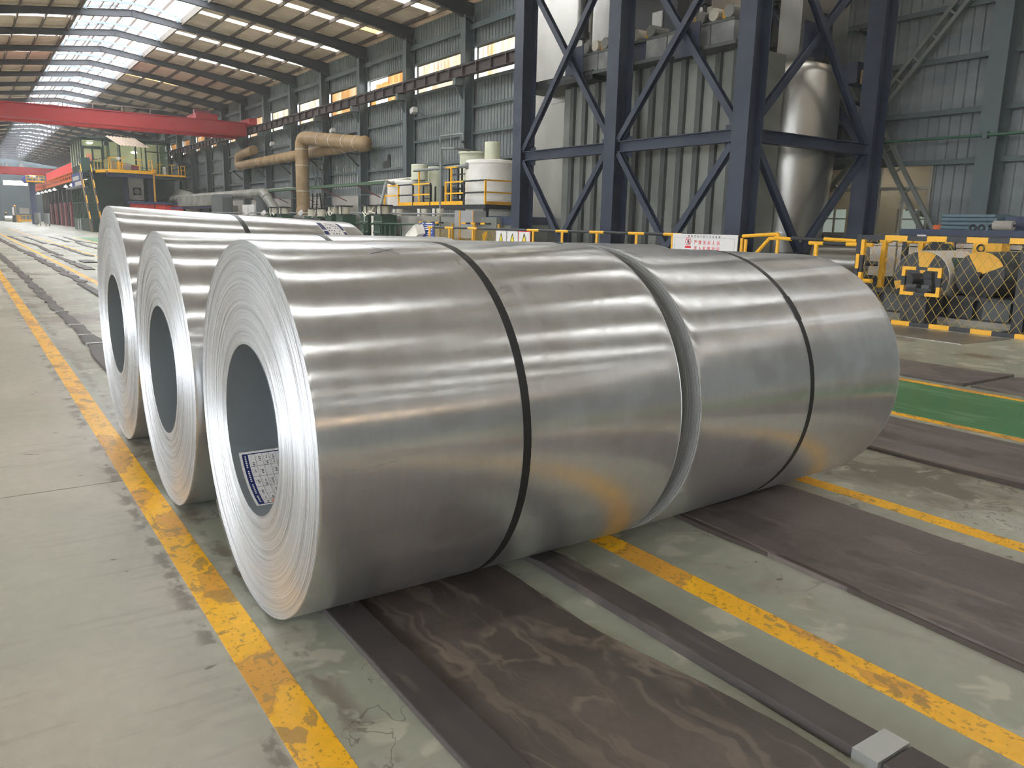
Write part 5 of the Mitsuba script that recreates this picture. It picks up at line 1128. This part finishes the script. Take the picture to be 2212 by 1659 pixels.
for z in (4.0, 4.5, 5.0): obj('rung', M().box(19.5, 19.54, 49.9, 50.6, z-.03, z+.03), 'dark_metal', k)
k = thing('cable_tray', 'long green cable tray on red brackets along the right wall above the white dado', 'cable tray')
obj('tray', M().box(18.8, 19.2, 36, 74, 3.46, 3.54).box(18.8, 18.83, 36, 74, 3.46, 3.62), 'tray_green', k); obj('pipe', M().tube([[18.95, 36, 3.66], [18.95, 42, 3.60]], .05, 10), 'cable_white', k, True); obj('pipe', M().tube([[18.95, 54, 3.60], [18.95, 60, 3.62]], .05, 10), 'cable_white', k, True)
obj('lower_cable', M().tube([[19.9, 36, 3.1], [19.9, 44, 3.0], [19.9, 48, 3.02], [19.9, 53, 2.92], [19.9, 60, 3.0]], .025, 8), 'pvc_grey', k, True)
for y in (43.3, 48.9, 54.5, 60, 66): obj('bracket', M().bar([18.85, y, 3.44], [20.3, y-.6, 2.7], .06, .06), 'far_red', k)
for x, y, z, l in ((20.0, 38.4, 7.1, 'nearest'), (20.0, 49.5, 6.98, 'second'), (20.0, 61.5, 6.98, 'farthest')):
    k = thing('wall_camera', f'small white camera box high on the right wall, {l} of three', 'camera')
    obj('body', M().hexa([x-.14, y, z], [.28, 0, 0], [0, .34, -.1], [0, .05, .24]), 'cabinet_white', k); obj('arm', M().bar([x, y+.2, z], [20.6, y+.2, z-.05], .05, .05), 'cabinet_grey', k)

# ------------------------------------------------------------------ grey ducts on the left of the bath
k = thing('grey_duct', 'long smooth grey duct with a bent end over the bath line', 'duct')
obj('run', M().tube(bend([[17, 83, 2.6], [17, 82.6, 3.2], [17, 54.6, 3.22], [17, 52.0, 2.0], [17, 51.6, .6]], .7, 8), .30, 28), 'duct_grey', k, True)
for p, d in (([17, 55.0, 3.22], (0, 1, 0)), ([17, 53.8, 2.92], (0, .75, .66)), ([17, 53.0, 2.45], (0, .6, .8))): obj('seam', M().lathe([(.30, -.03), (.32, -.03), (.32, .03), (.30, .03)], p, d, 28), 'duct_grey', k, 35)
k = thing('fat_duct', 'fat grey duct elbow at the far end of the grey duct', 'duct')
obj('elbow', M().tube(bend([[18.1, 92, 3.4], [18.1, 84, 3.55], [18.05, 79.8, 3.2], [18.05, 78.9, 1.2]], 2.2, 10), .62, 28), 'duct_grey', k, True)
k = thing('box_duct', 'square grey duct box hanging below the long grey duct', 'duct')
obj('box', M().prism(sg.box(63.9, 2.42, 75.4, 3.22).buffer(-.22).buffer(.22), [15.9, 0, 0], [0, 1, 0], [0, 0, 1], [.75, 0, 0]), 'duct_grey', k, 30); obj('drop', M().prism(sg.box(60.8, .6, 63.9, 3.2).buffer(-.3).buffer(.3), [15.9, 0, 0], [0, 1, 0], [0, 0, 1], [.75, 0, 0]), 'duct_dark', k, 30)
k = thing('round_duct_stub', 'short dark round duct standing under the bent end of the grey duct', 'duct')
obj('stub', M().lathe([(0, 0), (.5, 0), (.5, 2.2), (.55, 2.3), (.55, 2.75), (0, 2.75)], [17.3, 55.6, .4], n=32), 'duct_dark', k, 40)
for y0, y1, l in ((56.7, 59.6, 'white electrical cabinet beside the round duct stub'), (63.6, 66.9, 'pale cabinet under the square duct box')):
    k = thing('white_cabinet', l, 'cabinet'); obj('body', M().box(17.0, 17.8, y0, y1, 0, 2.46), 'cabinet_white', k)
    for i in range(2): obj('door', M().box(16.97, 17.0, y0+.06+i*(y1-y0)/2, y0-.06+(i+1)*(y1-y0)/2, .2, 2.38), 'cabinet_white', k)
k = thing('red_machine', 'bright red machine sides under a dark blue beam, left behind the back coil', 'machine')
for a, b, z0, z1, m_ in ((15.0, 12.95, 1.3, 2.62, 'furnace_red'), (16.0, 15.12, 1.3, 2.62, 'signal_red'), (17.5, 16.05, 1.3, 2.56, 'signal_red')): obj('red_panel', M().box(b, a, 80.8, 81, z0, z1), m_, k)
obj('beam', M().box(12.8, 17.6, 80.6, 81.2, 2.62, 2.82), 'plant_blue', k); obj('beam', M().box(16.3, 16.6, 64, 80.6, 2.22, 2.40), 'plant_blue', k); obj('frame', M().box(12.9, 17.5, 81, 83, 0, 2.6), 'dark_metal', k)
obj('lamp_box', M().box(17.0, 17.5, 80.3, 80.6, 2.75, 3.05), 'box_white', k)

# ------------------------------------------------------------------ control cabin on its platform
cb = thing('control_cabin', 'lit green glazed control cabin high on a platform at the left', 'cabin')
cx0, cx1, cy0, cy1, cz0, cz1 = 9.95, 17.6, 86.2, 94.5, 5.45, 8.55
obj('floor_slab', M().box(cx0, cx1, cy0, cy1, 5.25, 5.45), 'plant_blue', cb); obj('roof', M().prism([(cx0-.7, 8.42), (cx0, 8.72), (cx1+.2, 8.76), (cx1+.2, 8.62), (cx0, 8.55)], [0, cy0-.5, 0], [1, 0, 0], [0, 0, 1], [0, cy1-cy0+1, 0]), 'green_dark', cb)
obj('back_wall', M().box(cx0, cx1, 89.9, 90, cz0, cz1), 'tank_cream', cb); obj('right_wall', M().box(cx1-.1, cx1, cy0, cy1, cz0, cz1), 'green_dark', cb); obj('ceiling_board', M().box(cx0, cx1, cy0, cy1, 8.48, 8.53), 'tank_cream', cb)
for x in (9.95, 11.78, 13.2, 14.6, 15.5, 16.6, 17.55): obj('front_post', M().box(x-.07, x+.07, cy0-.07, cy0+.07, cz0, cz1), 'green_dark', cb)
obj('front_sill', M().box(cx0, cx1, cy0-.05, cy0+.05, cz0, 5.9), 'green_cabin', cb); obj('front_transom', M().box(9.95, 11.78, cy0-.06, cy0+.06, 7.72, 7.86), 'green_dark', cb); obj('front_transom', M().box(15.5, 17.6, cy0-.06, cy0+.06, 7.62, 7.72), 'green_dark', cb)
obj('head', M().box(cx0, cx1, cy0-.06, cy0+.06, 8.36, 8.56), 'green_cabin', cb)
for x0, x1 in ((11.85, 13.13), (13.27, 14.53), (14.67, 15.43), (15.57, 16.53), (16.67, 17.48)): obj('front_pane', M().box(x0, x1, cy0-.005, cy0+.005, 5.9, 8.36), 'glass', cb)
obj('front_pane', M().box(10.02, 11.71, cy0-.005, cy0+.005, 7.86, 8.36), 'glass', cb)
dr_ = obj('door', M().prism(sg.box(10.02, 5.45, 11.71, 7.72).difference(sg.box(10.15, 6.5, 10.80, 7.6)).difference(sg.box(10.95, 6.45, 11.6, 7.6)), [0, cy0-.03, 0], [1, 0, 0], [0, 0, 1], [0, .06, 0]), 'green_dark', cb)
obj('door_pane', M().box(10.15, 10.80, cy0-.005, cy0+.005, 6.5, 7.6), 'glass', dr_); obj('door_pane', M().box(10.95, 11.6, cy0-.005, cy0+.005, 6.45, 7.6), 'glass', dr_); obj('poster', M().box(10.32, 10.78, cy0-.035, cy0-.02, 6.5, 7.15), 'stamp_orange', dr_, label='pale red poster')
for i in range(9): y = cy0+.4+i*.95; obj('side_panel', M().box(cx0-.03, cx0+.03, y, y+.5, 6.2, 8.4), 'tank_cream' if i % 2 == 0 else 'green_cabin', cb)
obj('side_wall', M().box(cx0, cx0+.03, cy0, cy1, 5.45, 8.5), 'green_dark', cb)
obj('partition', M().box(12.6, 12.66, 88.5, cy1, cz0, 8.4), 'green_cabin', cb); obj('desk', M().box(13.3, 17.2, 86.6, 87.4, 6.1, 6.18), 'cabinet_grey', cb)
for x in (10.75, 14.55):
    key = obj('ceiling_lamp', M().lathe([(0, -.12), (.22, -.06), (.28, .02), (.2, .08), (0, .1)], [x, 86.75, 8.18 if x < 12 else 7.55], n=20), 'sign_white', cb, 40, label='bright lamp'); scene[key].update(lamp(key, (1, .96, .72), 1.6))
for x, y in ((12.0, 91), (16.0, 91)):
    key = obj('ceiling_lamp', M().box(x-.6, x+.6, y-.1, y+.1, 8.36, 8.40), 'sign_white', cb); scene[key].update(lamp(key, (1, .97, .78), .25))
obj('loudspeaker', M().box(11.9, 12.25, 85.9, 86.15, 8.0, 8.35), 'black_paint', cb)
aw = M(); pr = ribbed(0, 2.5, .28, .06)
v = lambda a, t: np.array([11.75, 84.3, 8.72])*(1-t)+np.array([12.75, 82.9, 7.85])*t+np.array([1, 0, -.03])*a
aw.sheet([[v(a, 0)+[0, 0, o] for a, o in pr], [v(a, 1)+[0, 0, o] for a, o in pr]])
k = thing('awning', 'corrugated beige awning sheet sloping over the front of the control cabin', 'awning'); obj('sheet', aw, 'awning', k)
for x in (12.0, 14.0): obj('stay', M().bar([x+.2, 84.2, 8.4], [x+.9, 83.1, 7.95], .05, .05), 'dark_metal', k); obj('stay', M().bar([x+.6, 83.2, 5.6], [x+.6, 83.3, 8.0], .06, .06), 'dark_metal', k)
# platform in front of the cabin
pl = thing('cabin_platform', 'platform with yellow edge and yellow railing on dark blue columns below the control cabin', 'platform')
obj('deck', M().box(11.2, 15.2, 81, 86.2, 5.36, 5.44), 'dark_metal', pl); obj('deck', M().box(9.9, 11.2, 82.5, 86.2, 5.36, 5.44), 'dark_metal', pl); obj('deck', M().box(15.2, 18.4, 83, 86.2, 5.32, 5.40), 'dark_metal', pl)
obj('edge', M().box(11.35, 15.1, 80.95, 81.0, 5.30, 5.58), 'safety_yellow', pl); obj('edge', M().hexa([10.5, 82.6, 5.28], [.85, -1.6, .02], [.03, .03, 0], [0, 0, .26]), 'safety_yellow', pl); obj('edge', M().box(15.4, 18.4, 82.95, 83.0, 5.28, 5.44), 'safety_yellow', pl)
obj('beam', M().box(11.3, 15.3, 81.2, 81.6, 4.95, 5.30), 'plant_blue', pl); obj('beam', M().box(15.3, 18.4, 83.1, 83.4, 4.95, 5.28), 'green_dark', pl)
for x in (13.35, 15.55): obj('column', M().box(x-.2, x+.2, 84.8, 85.2, 0, 5.3), 'plant_blue', pl)
obj('column', M().box(18.1, 18.4, 83.1, 83.5, 0, 5.2), 'green_dark', pl)
for x in (11.42, 11.55, 12.25, 12.55, 13.95, 14.78, 15.05): obj('rail_post', M().box(x-.03, x+.03, 80.95, 81.0, 5.58, 6.55), 'safety_yellow', pl)
for x0, x1, z in ((11.4, 12.85, 6.6), (12.25, 12.85, 6.05), (13.55, 14.3, 6.52), (13.55, 14.3, 6.02), (14.75, 15.08, 6.52), (14.75, 15.08, 6.0)): obj('rail', M().box(x0, x1, 80.95, 81.0, z-.03, z+.03), 'safety_yellow', pl)
for x in (15.75, 16.05, 17.15, 17.75, 17.98, 18.33): obj('rail_post', M().box(x-.025, x+.025, 82.95, 83.0, 5.44, 6.3), 'safety_yellow', pl)
for x0, x1, z in ((15.7, 16.35, 6.36), (16.85, 17.5, 6.34), (17.98, 18.35, 6.3), (17.98, 18.35, 5.9)): obj('rail', M().box(x0, x1, 82.95, 83.0, z-.03, z+.03), 'safety_yellow', pl)
for i in range(4): obj('rail_post', M().box(10.45+.22*i, 10.5+.22*i, 82.6-.42*i, 82.65-.42*i, 5.5, 6.4), 'mesh_yellow', pl)
obj('rail', M().bar([10.3, 82.9, 6.4], [11.42, 81, 6.55], .05, .05), 'dark_metal', pl)
obj('corner_post', M().box(15.08, 15.2, 80.9, 81.1, 0, 5.9), 'safety_yellow_dull', pl); obj('gate_box', M().box(14.95, 15.3, 80.85, 81.1, 5.45, 5.7), 'safety_yellow', pl)
obj('white_panel', M().box(13.7, 15.08, 85.9, 86, 3.06, 5.2), 'tank_white', pl, label='white panel with a fan'); obj('lower_panel', M().box(13.7, 15.08, 85.9, 86, 2.3, 2.95), 'cabinet_white', pl)
fk = obj('fan', M().prism(sg.box(14.1, 3.5, 14.8, 4.2).difference(sg.Point(14.45, 3.85).buffer(.28)), [0, 85.8, 0], [1, 0, 0], [0, 0, 1], [0, .1, 0]), 'dark_metal', pl, label='dark square fan')
for i in range(5): a = i*1.2566; obj('blade', M().prism([(0, 0), (.27*math.cos(a), .27*math.sin(a)), (.27*math.cos(a+.7), .27*math.sin(a+.7))], [14.45, 85.86, 3.85], [1, 0, 0], [0, 0, 1], [0, .01, 0]), 'cabinet_grey', fk)
obj('shade_wall', M().box(10.5, 18.3, 88, 88.2, 0, 5.2), 'green_cabin', pl)
for x0, x1, y, z0, z1, m_, nm, l in ((11.9, 12.2, 82.4, 5.44, 6.35, 'duct_brown', 'carton', 'brown carton on the cabin platform, left of the yellow drum'), (12.9, 13.5, 83, 5.44, 6.25, 'stainless', 'metal_case', 'silver metal case on the cabin platform'), (13.6, 14.2, 82.6, 5.44, 6.1, 'far_red', 'red_crate', 'dark red crate with a hoop on the cabin platform')):
    k = thing(nm, l, nm.split('_')[-1]); obj('body', M().box(x0, x1, y, y+.5, z0, z1), m_, k); obj('lid', M().box(x0-.02, x1+.02, y-.02, y+.52, z1, z1+.04), m_, k)
k = thing('yellow_drum', 'yellow drum on the cabin platform behind the railing', 'drum'); obj('barrel', M().lathe([(0, 0), (.25, 0), (.26, .3), (.25, .6), (.26, .62), (.25, .9), (0, .9)], [12.55, 82.5, 5.44], n=24), 'safety_yellow_dull', k, 40)
k = thing('steel_keg', 'shiny steel keg on the right part of the cabin platform', 'keg'); obj('barrel', M().lathe([(0, 0), (.28, 0), (.3, .1), (.27, .3), (.3, .5), (.28, .75), (0, .75)], [16.7, 83.6, 5.4], n=24), 'stainless', k, 40)
k = thing('white_sign', 'small white diamond sign on the cabin platform railing', 'sign'); obj('plate', M().prism([(-.22, 0), (0, .18), (.22, 0), (0, -.18)], [12.25, 80.88, 6.55], [1, 0, 0], [0, 0, 1], [0, .02, 0]), 'sign_white', k)
# stairs
st = thing('steel_stairs', 'steep steel stairs with striped handrails up to the control cabin', 'stairs')
p0, p1 = np.array([10.0, 79.9, 0.0]), np.array([9.75, 83.2, 5.45])
for s, n_ in ((-.42, 'handrail'), (.42, 'handrail')):
    q0, q1 = p0+[s, 0, .0], p1+[s, 0, .75]
    obj('stringer', M().bar(p0+[s, 0, .05], p1+[s, 0, 0], .06, .22), 'duct_brown', st)
    for i in range(9):
        t0, t1 = i/9, (i+1)/9; obj('handrail', M().bar(q0+(q1-q0)*t0+[0, -.1, .45], q0+(q1-q0)*t1+[0, -.1, .45], .07, .10), 'safety_yellow' if i % 2 else 'black_paint', st)
for i in range(19): t = (i+.5)/19; c = p0+(p1-p0)*t; obj('tread', M().box(c[0]-.4, c[0]+.4, c[1]-.12, c[1]+.12, c[2]-.02, c[2]+.02), 'stairs_green', st)
obj('top_gate', M().box(9.5, 10.2, 83.3, 83.35, 5.45, 6.6), 'stairs_green', st)
k = thing('name_board', 'blue board with two pale plates beside the stairs', 'sign'); obj('board', M().box(9.93, 10.0, 86.7, 95.6, 4.2, 5.55), 'pale_blue_sign', k)
for z, y0 in ((5.05, 89.5), (4.5, 87.8)): obj('plate', M().box(9.90, 9.93, y0, y0+5, z-.18, z+.2), 'cabinet_white', k)
gc = thing('green_sentry_cabin', 'green panelled cabin on the floor beside the foot of the stairs', 'cabin')
obj('body', M().box(10.05, 12.5, 88.5, 97.2, 0, 4.1), 'green_cabin', gc); obj('roof', M().box(9.5, 12.6, 88.2, 97.6, 4.1, 4.2), 'cabinet_grey', gc)
for i in range(8): obj('rib', M().box(9.99, 10.05, 88.6+1.1*i, 88.85+1.1*i, 1.2, 4.05), 'green_dark', gc)
for z in (1.15, 2.7): obj('rail', M().box(9.98, 10.05, 88.5, 97.2, z-.06, z+.06), 'stairs_green', gc)
for y in (91.5, 93.2): obj('white_post', M().box(9.95, 10.02, y-.15, y+.15, 0, 1.1), 'cabinet_white', gc)
obj('plinth', M().box(10.0, 12.5, 82.5, 90.5, 0, 1.2), 'green_dark', gc)

# ------------------------------------------------------------------ furnace line receding behind the cabin
fl_ = thing('furnace_line', 'long low furnace with red side and orange railing receding at the left', 'furnace')
obj('roof_panel', M().box(12.0, 16, 113, 150, 6.78, 7.85), 'furnace_red', fl_, label='faded red upper side'); obj('ridge', M().box(12.0, 16, 112, 151, 7.85, 7.95), 'dark_metal', fl_)
obj('body', M().box(12.6, 16, 104, 168, 0, 5.4), 'green_dark', fl_)
for i in range(11): y = 106+5.6*i; obj('upright', M().box(12.1, 12.5, y, y+.5, 0, 5.2), 'dark_metal', fl_)
for y in (118.8, 125.5, 131.2, 138.6, 145.4): obj('red_column', M().box(11.9, 12.15, y-.9, y+.9, 0, 3.15), 'far_red', fl_)
obj('walkway_edge', M().box(11.0, 11.15, 104.5, 167, 5.30, 5.55), 'rail_orange', fl_); obj('walkway', M().box(11.15, 12.6, 104.5, 167, 5.35, 5.45), 'dark_metal', fl_)
for z in (5.95, 6.32): obj('rail', M().box(11.0, 11.08, 104.5, 167, z-.05, z+.05), 'rail_orange', fl_)
for i in range(32): y = 105+2*i; obj('rail_post', M().box(11.0, 11.08, y, y+.35, 5.55, 6.35), 'rail_orange', fl_)
for i, y in enumerate((106.6, 112.5, 126.8, 133.7, 139.9, 146.2, 154, 161.5, 167.2)):
    k = thing('furnace_lamp', f'small white hanging lamp under the orange railing, {["nearest", "second", "third", "fourth", "fifth", "sixth", "seventh", "eighth", "farthest"][i]} of the row', 'lamp', 'lamps under the furnace walkway')
    s = obj('shade', M().lathe([(.08, .28), (.24, .05), (.26, 0)], [11, y, 4.78], n=16), 'sign_white', k, 40); key = obj('bulb', M().lathe([(0, -.06), (.2, 0), (.12, .1), (0, .12)], [11, y, 4.78], n=16), 'sign_white', k, 40); scene[key].update(lamp(key, (1, .98, .92), .5)); obj('rod', M().cyl([11, y, 5.0], [11, y, 5.35], .03, 8), 'dark_metal', k)
k = thing('yellow_lamp', 'single yellow lamp below the end of the row of lamps', 'lamp')
key = obj('bulb', M().lathe([(0, -.16), (.26, 0), (.2, .16), (0, .2)], [10.9, 161, 3.95], n=16), 'sign_yellow', k, 40); scene[key].update(lamp(key, (1, .85, .12), .3)); obj('arm', M().bar([11.2, 162, 4.5], [10.9, 161, 4.1], .06, .06), 'dark_metal', k)
k = thing('exit_platform', 'blue and yellow platform with machinery on a tall blue column at the far left', 'platform')
obj('deck', M().box(8.55, 10.9, 140, 146, 6.2, 6.32), 'dark_metal', k); obj('edge', M().box(8.6, 10.9, 139.95, 140, 6.15, 6.36), 'safety_yellow', k); obj('cheek', M().prism([(0, 0), (.5, -.55), (.5, .6)], [8.05, 139.9, 6.55], [1, 0, 0], [0, 0, 1], [0, 3, 0]), 'board_blue', k); obj('column', M().box(9.0, 9.75, 141, 142, 0, 6.2), 'plant_blue', k)
for x in (8.6, 9.4, 10.2, 10.9): obj('rail_post', M().box(x-.04, x+.04, 139.95, 140, 6.36, 7.1), 'safety_yellow', k)
for z in (6.75, 7.1): obj('rail', M().box(8.6, 10.9, 139.95, 140, z-.04, z+.04), 'safety_yellow', k)
obj('drum', M().cyl([9.2, 142, 6.95], [10.0, 142, 6.95], .3, 16), 'cabinet_white', k, 40); obj('motor', M().box(9.9, 10.6, 141.5, 142.3, 6.32, 6.9), 'cabinet_grey', k)
for x, l in ((8.28, 'left'), (9.3, 'right')):
    k = thing('grey_bin', f'grey sheet metal bin on legs at the far left, {l} one of two', 'bin')
    obj('body', M().box(x-.30, x+.28, 119.6, 121, .3, 1.66), 'bin_grey', k); obj('side', M().box(x+.05, x+.28, 119.55, 119.6, .3, 1.66), 'cabinet_grey', k)
    for a in (-.22, .2): obj('leg', M().box(x+a-.03, x+a+.03, 119.7, 119.76, 0, .3), 'black_paint', k)
k = thing('yellow_machine', 'yellow railed machine with grey housing far down the hall', 'machine')
obj('base', M().box(8.8, 11.3, 172, 174, .12, .5), 'safety_yellow', k); obj('housing', M().box(9.2, 10.7, 173, 175, 1.5, 2.6), 'cabinet_grey', k); obj('frame', M().box(8.5, 9.2, 172.4, 174, 0, 1.3), 'safety_yellow_dull', k)
for x in (9.4, 10.0, 10.6, 11.2): obj('rail_post', M().box(x-.04, x+.04, 172, 172.1, .5, 1.2), 'safety_yellow', k)
obj('rail', M().box(9.3, 11.3, 172, 172.1, 1.15, 1.25), 'safety_yellow', k)
k = thing('signal_post', 'post with an orange beacon and a white panel beside the far yellow machine', 'post')
obj('post', M().box(8.42, 8.55, 171.9, 172, 0, 2.8), 'duct_brown', k); obj('beacon', M().lathe([(0, 0), (.16, 0), (.16, .2), (0, .3)], [8.4, 172, 2.8], n=14), 'safety_yellow', k, 40); obj('panel', M().box(7.95, 8.25, 171.9, 172, 1.3, 2.68), 'sign_white', k); obj('base', M().box(7.9, 8.4, 172, 172.5, 0, 1.2), 'black_paint', k)
k = thing('steel_coil', 'tiny shiny coil on the floor at the far left end of the hall', 'steel coil'); obj('wrap', M().lathe([(.25, 0), (.55, 0), (.55, 1.6), (.25, 1.6), (.25, 0)], [7.2, 185, .56], (1, 0, 0), 32), 'stainless', k, 35)
# a worker far away, in a dark coat and a yellow helmet
pk = thing('person', 'person in dark work clothes and yellow helmet standing far down the hall', 'person')
import manifold3d as m3
def ball(p, r): return m3.Manifold.sphere(r, 16).translate(p)
def limb(*js): return m3.Manifold.batch_boolean([m3.Manifold.batch_hull([ball(a, ra), ball(b, rb)]) for (a, ra), (b, rb) in zip(js, js[1:])], m3.OpType.Add)
px, py = 7.62, 188.0
P = lambda x, y, z: (px+x, py+y, z)
body = limb((P(-.10, 0, .90), .11), (P(-.11, -.02, .50), .075), (P(-.11, .03, .08), .05), (P(-.11, -.12, .05), .045))
for b_ in (limb((P(.10, 0, .90), .11), (P(.12, -.03, .50), .075), (P(.12, .0, .08), .05), (P(.12, -.15, .05), .045)), limb((P(0, 0, .92), .17), (P(0, 0, 1.2), .16), (P(0, 0, 1.42), .17)), limb((P(-.16, 0, 1.42), .09), (P(.16, 0, 1.42), .09)),
           limb((P(-.21, 0, 1.42), .065), (P(-.27, .02, 1.14), .05), (P(-.22, -.14, .92), .038)), limb((P(.21, 0, 1.42), .065), (P(.28, .03, 1.14), .05), (P(.25, -.1, .90), .038)), limb((P(0, 0, 1.46), .06), (P(0, -.01, 1.56), .055))): body = body+b_
obj('body', body.refine_to_length(.05), 'coat_dark', pk, True)
head = m3.Manifold.sphere(.11, 24).scale([.85, 1, 1.15]).translate(P(0, -.02, 1.66))+ball(P(0, -.13, 1.65), .02)+ball(P(-.095, -.01, 1.65), .025)+ball(P(.095, -.01, 1.65), .025)
obj('head', head, 'skin', pk, True); obj('helmet', M().lathe([(0, .13), (.08, .11), (.125, .04), (.13, 0), (.16, -.01), (.0, -.01)], P(0, -.02, 1.70), n=20), 'hat_yellow', pk, 40)
for s in (-1, 1):
    h_ = ball(P(.235*s, -.13, .85), .042)
    for i in range(4): h_ = h_+limb((P(.235*s+(i-1.5)*.018, -.13, .82), .010), (P(.235*s+(i-1.5)*.02, -.14, .76-.006*(i == 1)), .008))
    h_ = h_+limb((P(.235*s-.03*s, -.15, .86), .011), (P(.235*s-.045*s, -.165, .80), .009)); obj('hand', h_, 'skin', pk, True)

# ------------------------------------------------------------------ overhead cranes
ck = thing('overhead_crane', 'red double girder overhead crane spanning the hall above the control cabin', 'crane')
for y in (66.0, 68.6):
    obj('girder', M().box(-2.2, 19.4, y-.02, y+.02, 7.95, 8.87).box(-2.2, 19.4, y+.6, y+.64, 7.95, 8.87).box(-2.2, 19.4, y-.1, y+.72, 7.90, 7.96).box(-2.2, 19.4, y-.1, y+.72, 8.86, 8.92), 'crane_red', ck)
obj('end_carriage', M().box(19.4, 20.0, 65.2, 70, 8.72, 9.2), 'crane_red', ck)
obj('trolley', M().box(15.6, 17.2, 66.0, 69, 8.95, 9.35), 'crane_red', ck); obj('hoist_drum', M().cyl([15.8, 67.5, 9.5], [17.0, 67.5, 9.5], .28, 18), 'far_red', ck, 40)
for x in np.arange(3, 15, 2.0): obj('rail_post', M().box(x-.03, x+.03, 69.3, 69.36, 8.9, 9.7), 'monitor_steel', ck)
obj('handrail', M().box(-2, 15.2, 69.3, 69.36, 9.66, 9.72), 'monitor_steel', ck)
ck = thing('overhead_crane', 'far dull red overhead crane near the end wall of the hall', 'crane')
obj('girder', M().box(-2.2, 19.4, 157, 157.4, 7.9, 9.05), 'crane_red', ck); obj('girder', M().box(-2.2, 19.4, 160, 160.4, 7.9, 9.05), 'crane_red', ck)
for x, w in ((6.9, .5), (9.0, .4), (6.2, .2)): obj('housing', M().box(x, x+w, 157.0, 160.4, 9.05, 9.65), 'cabinet_grey', ck)
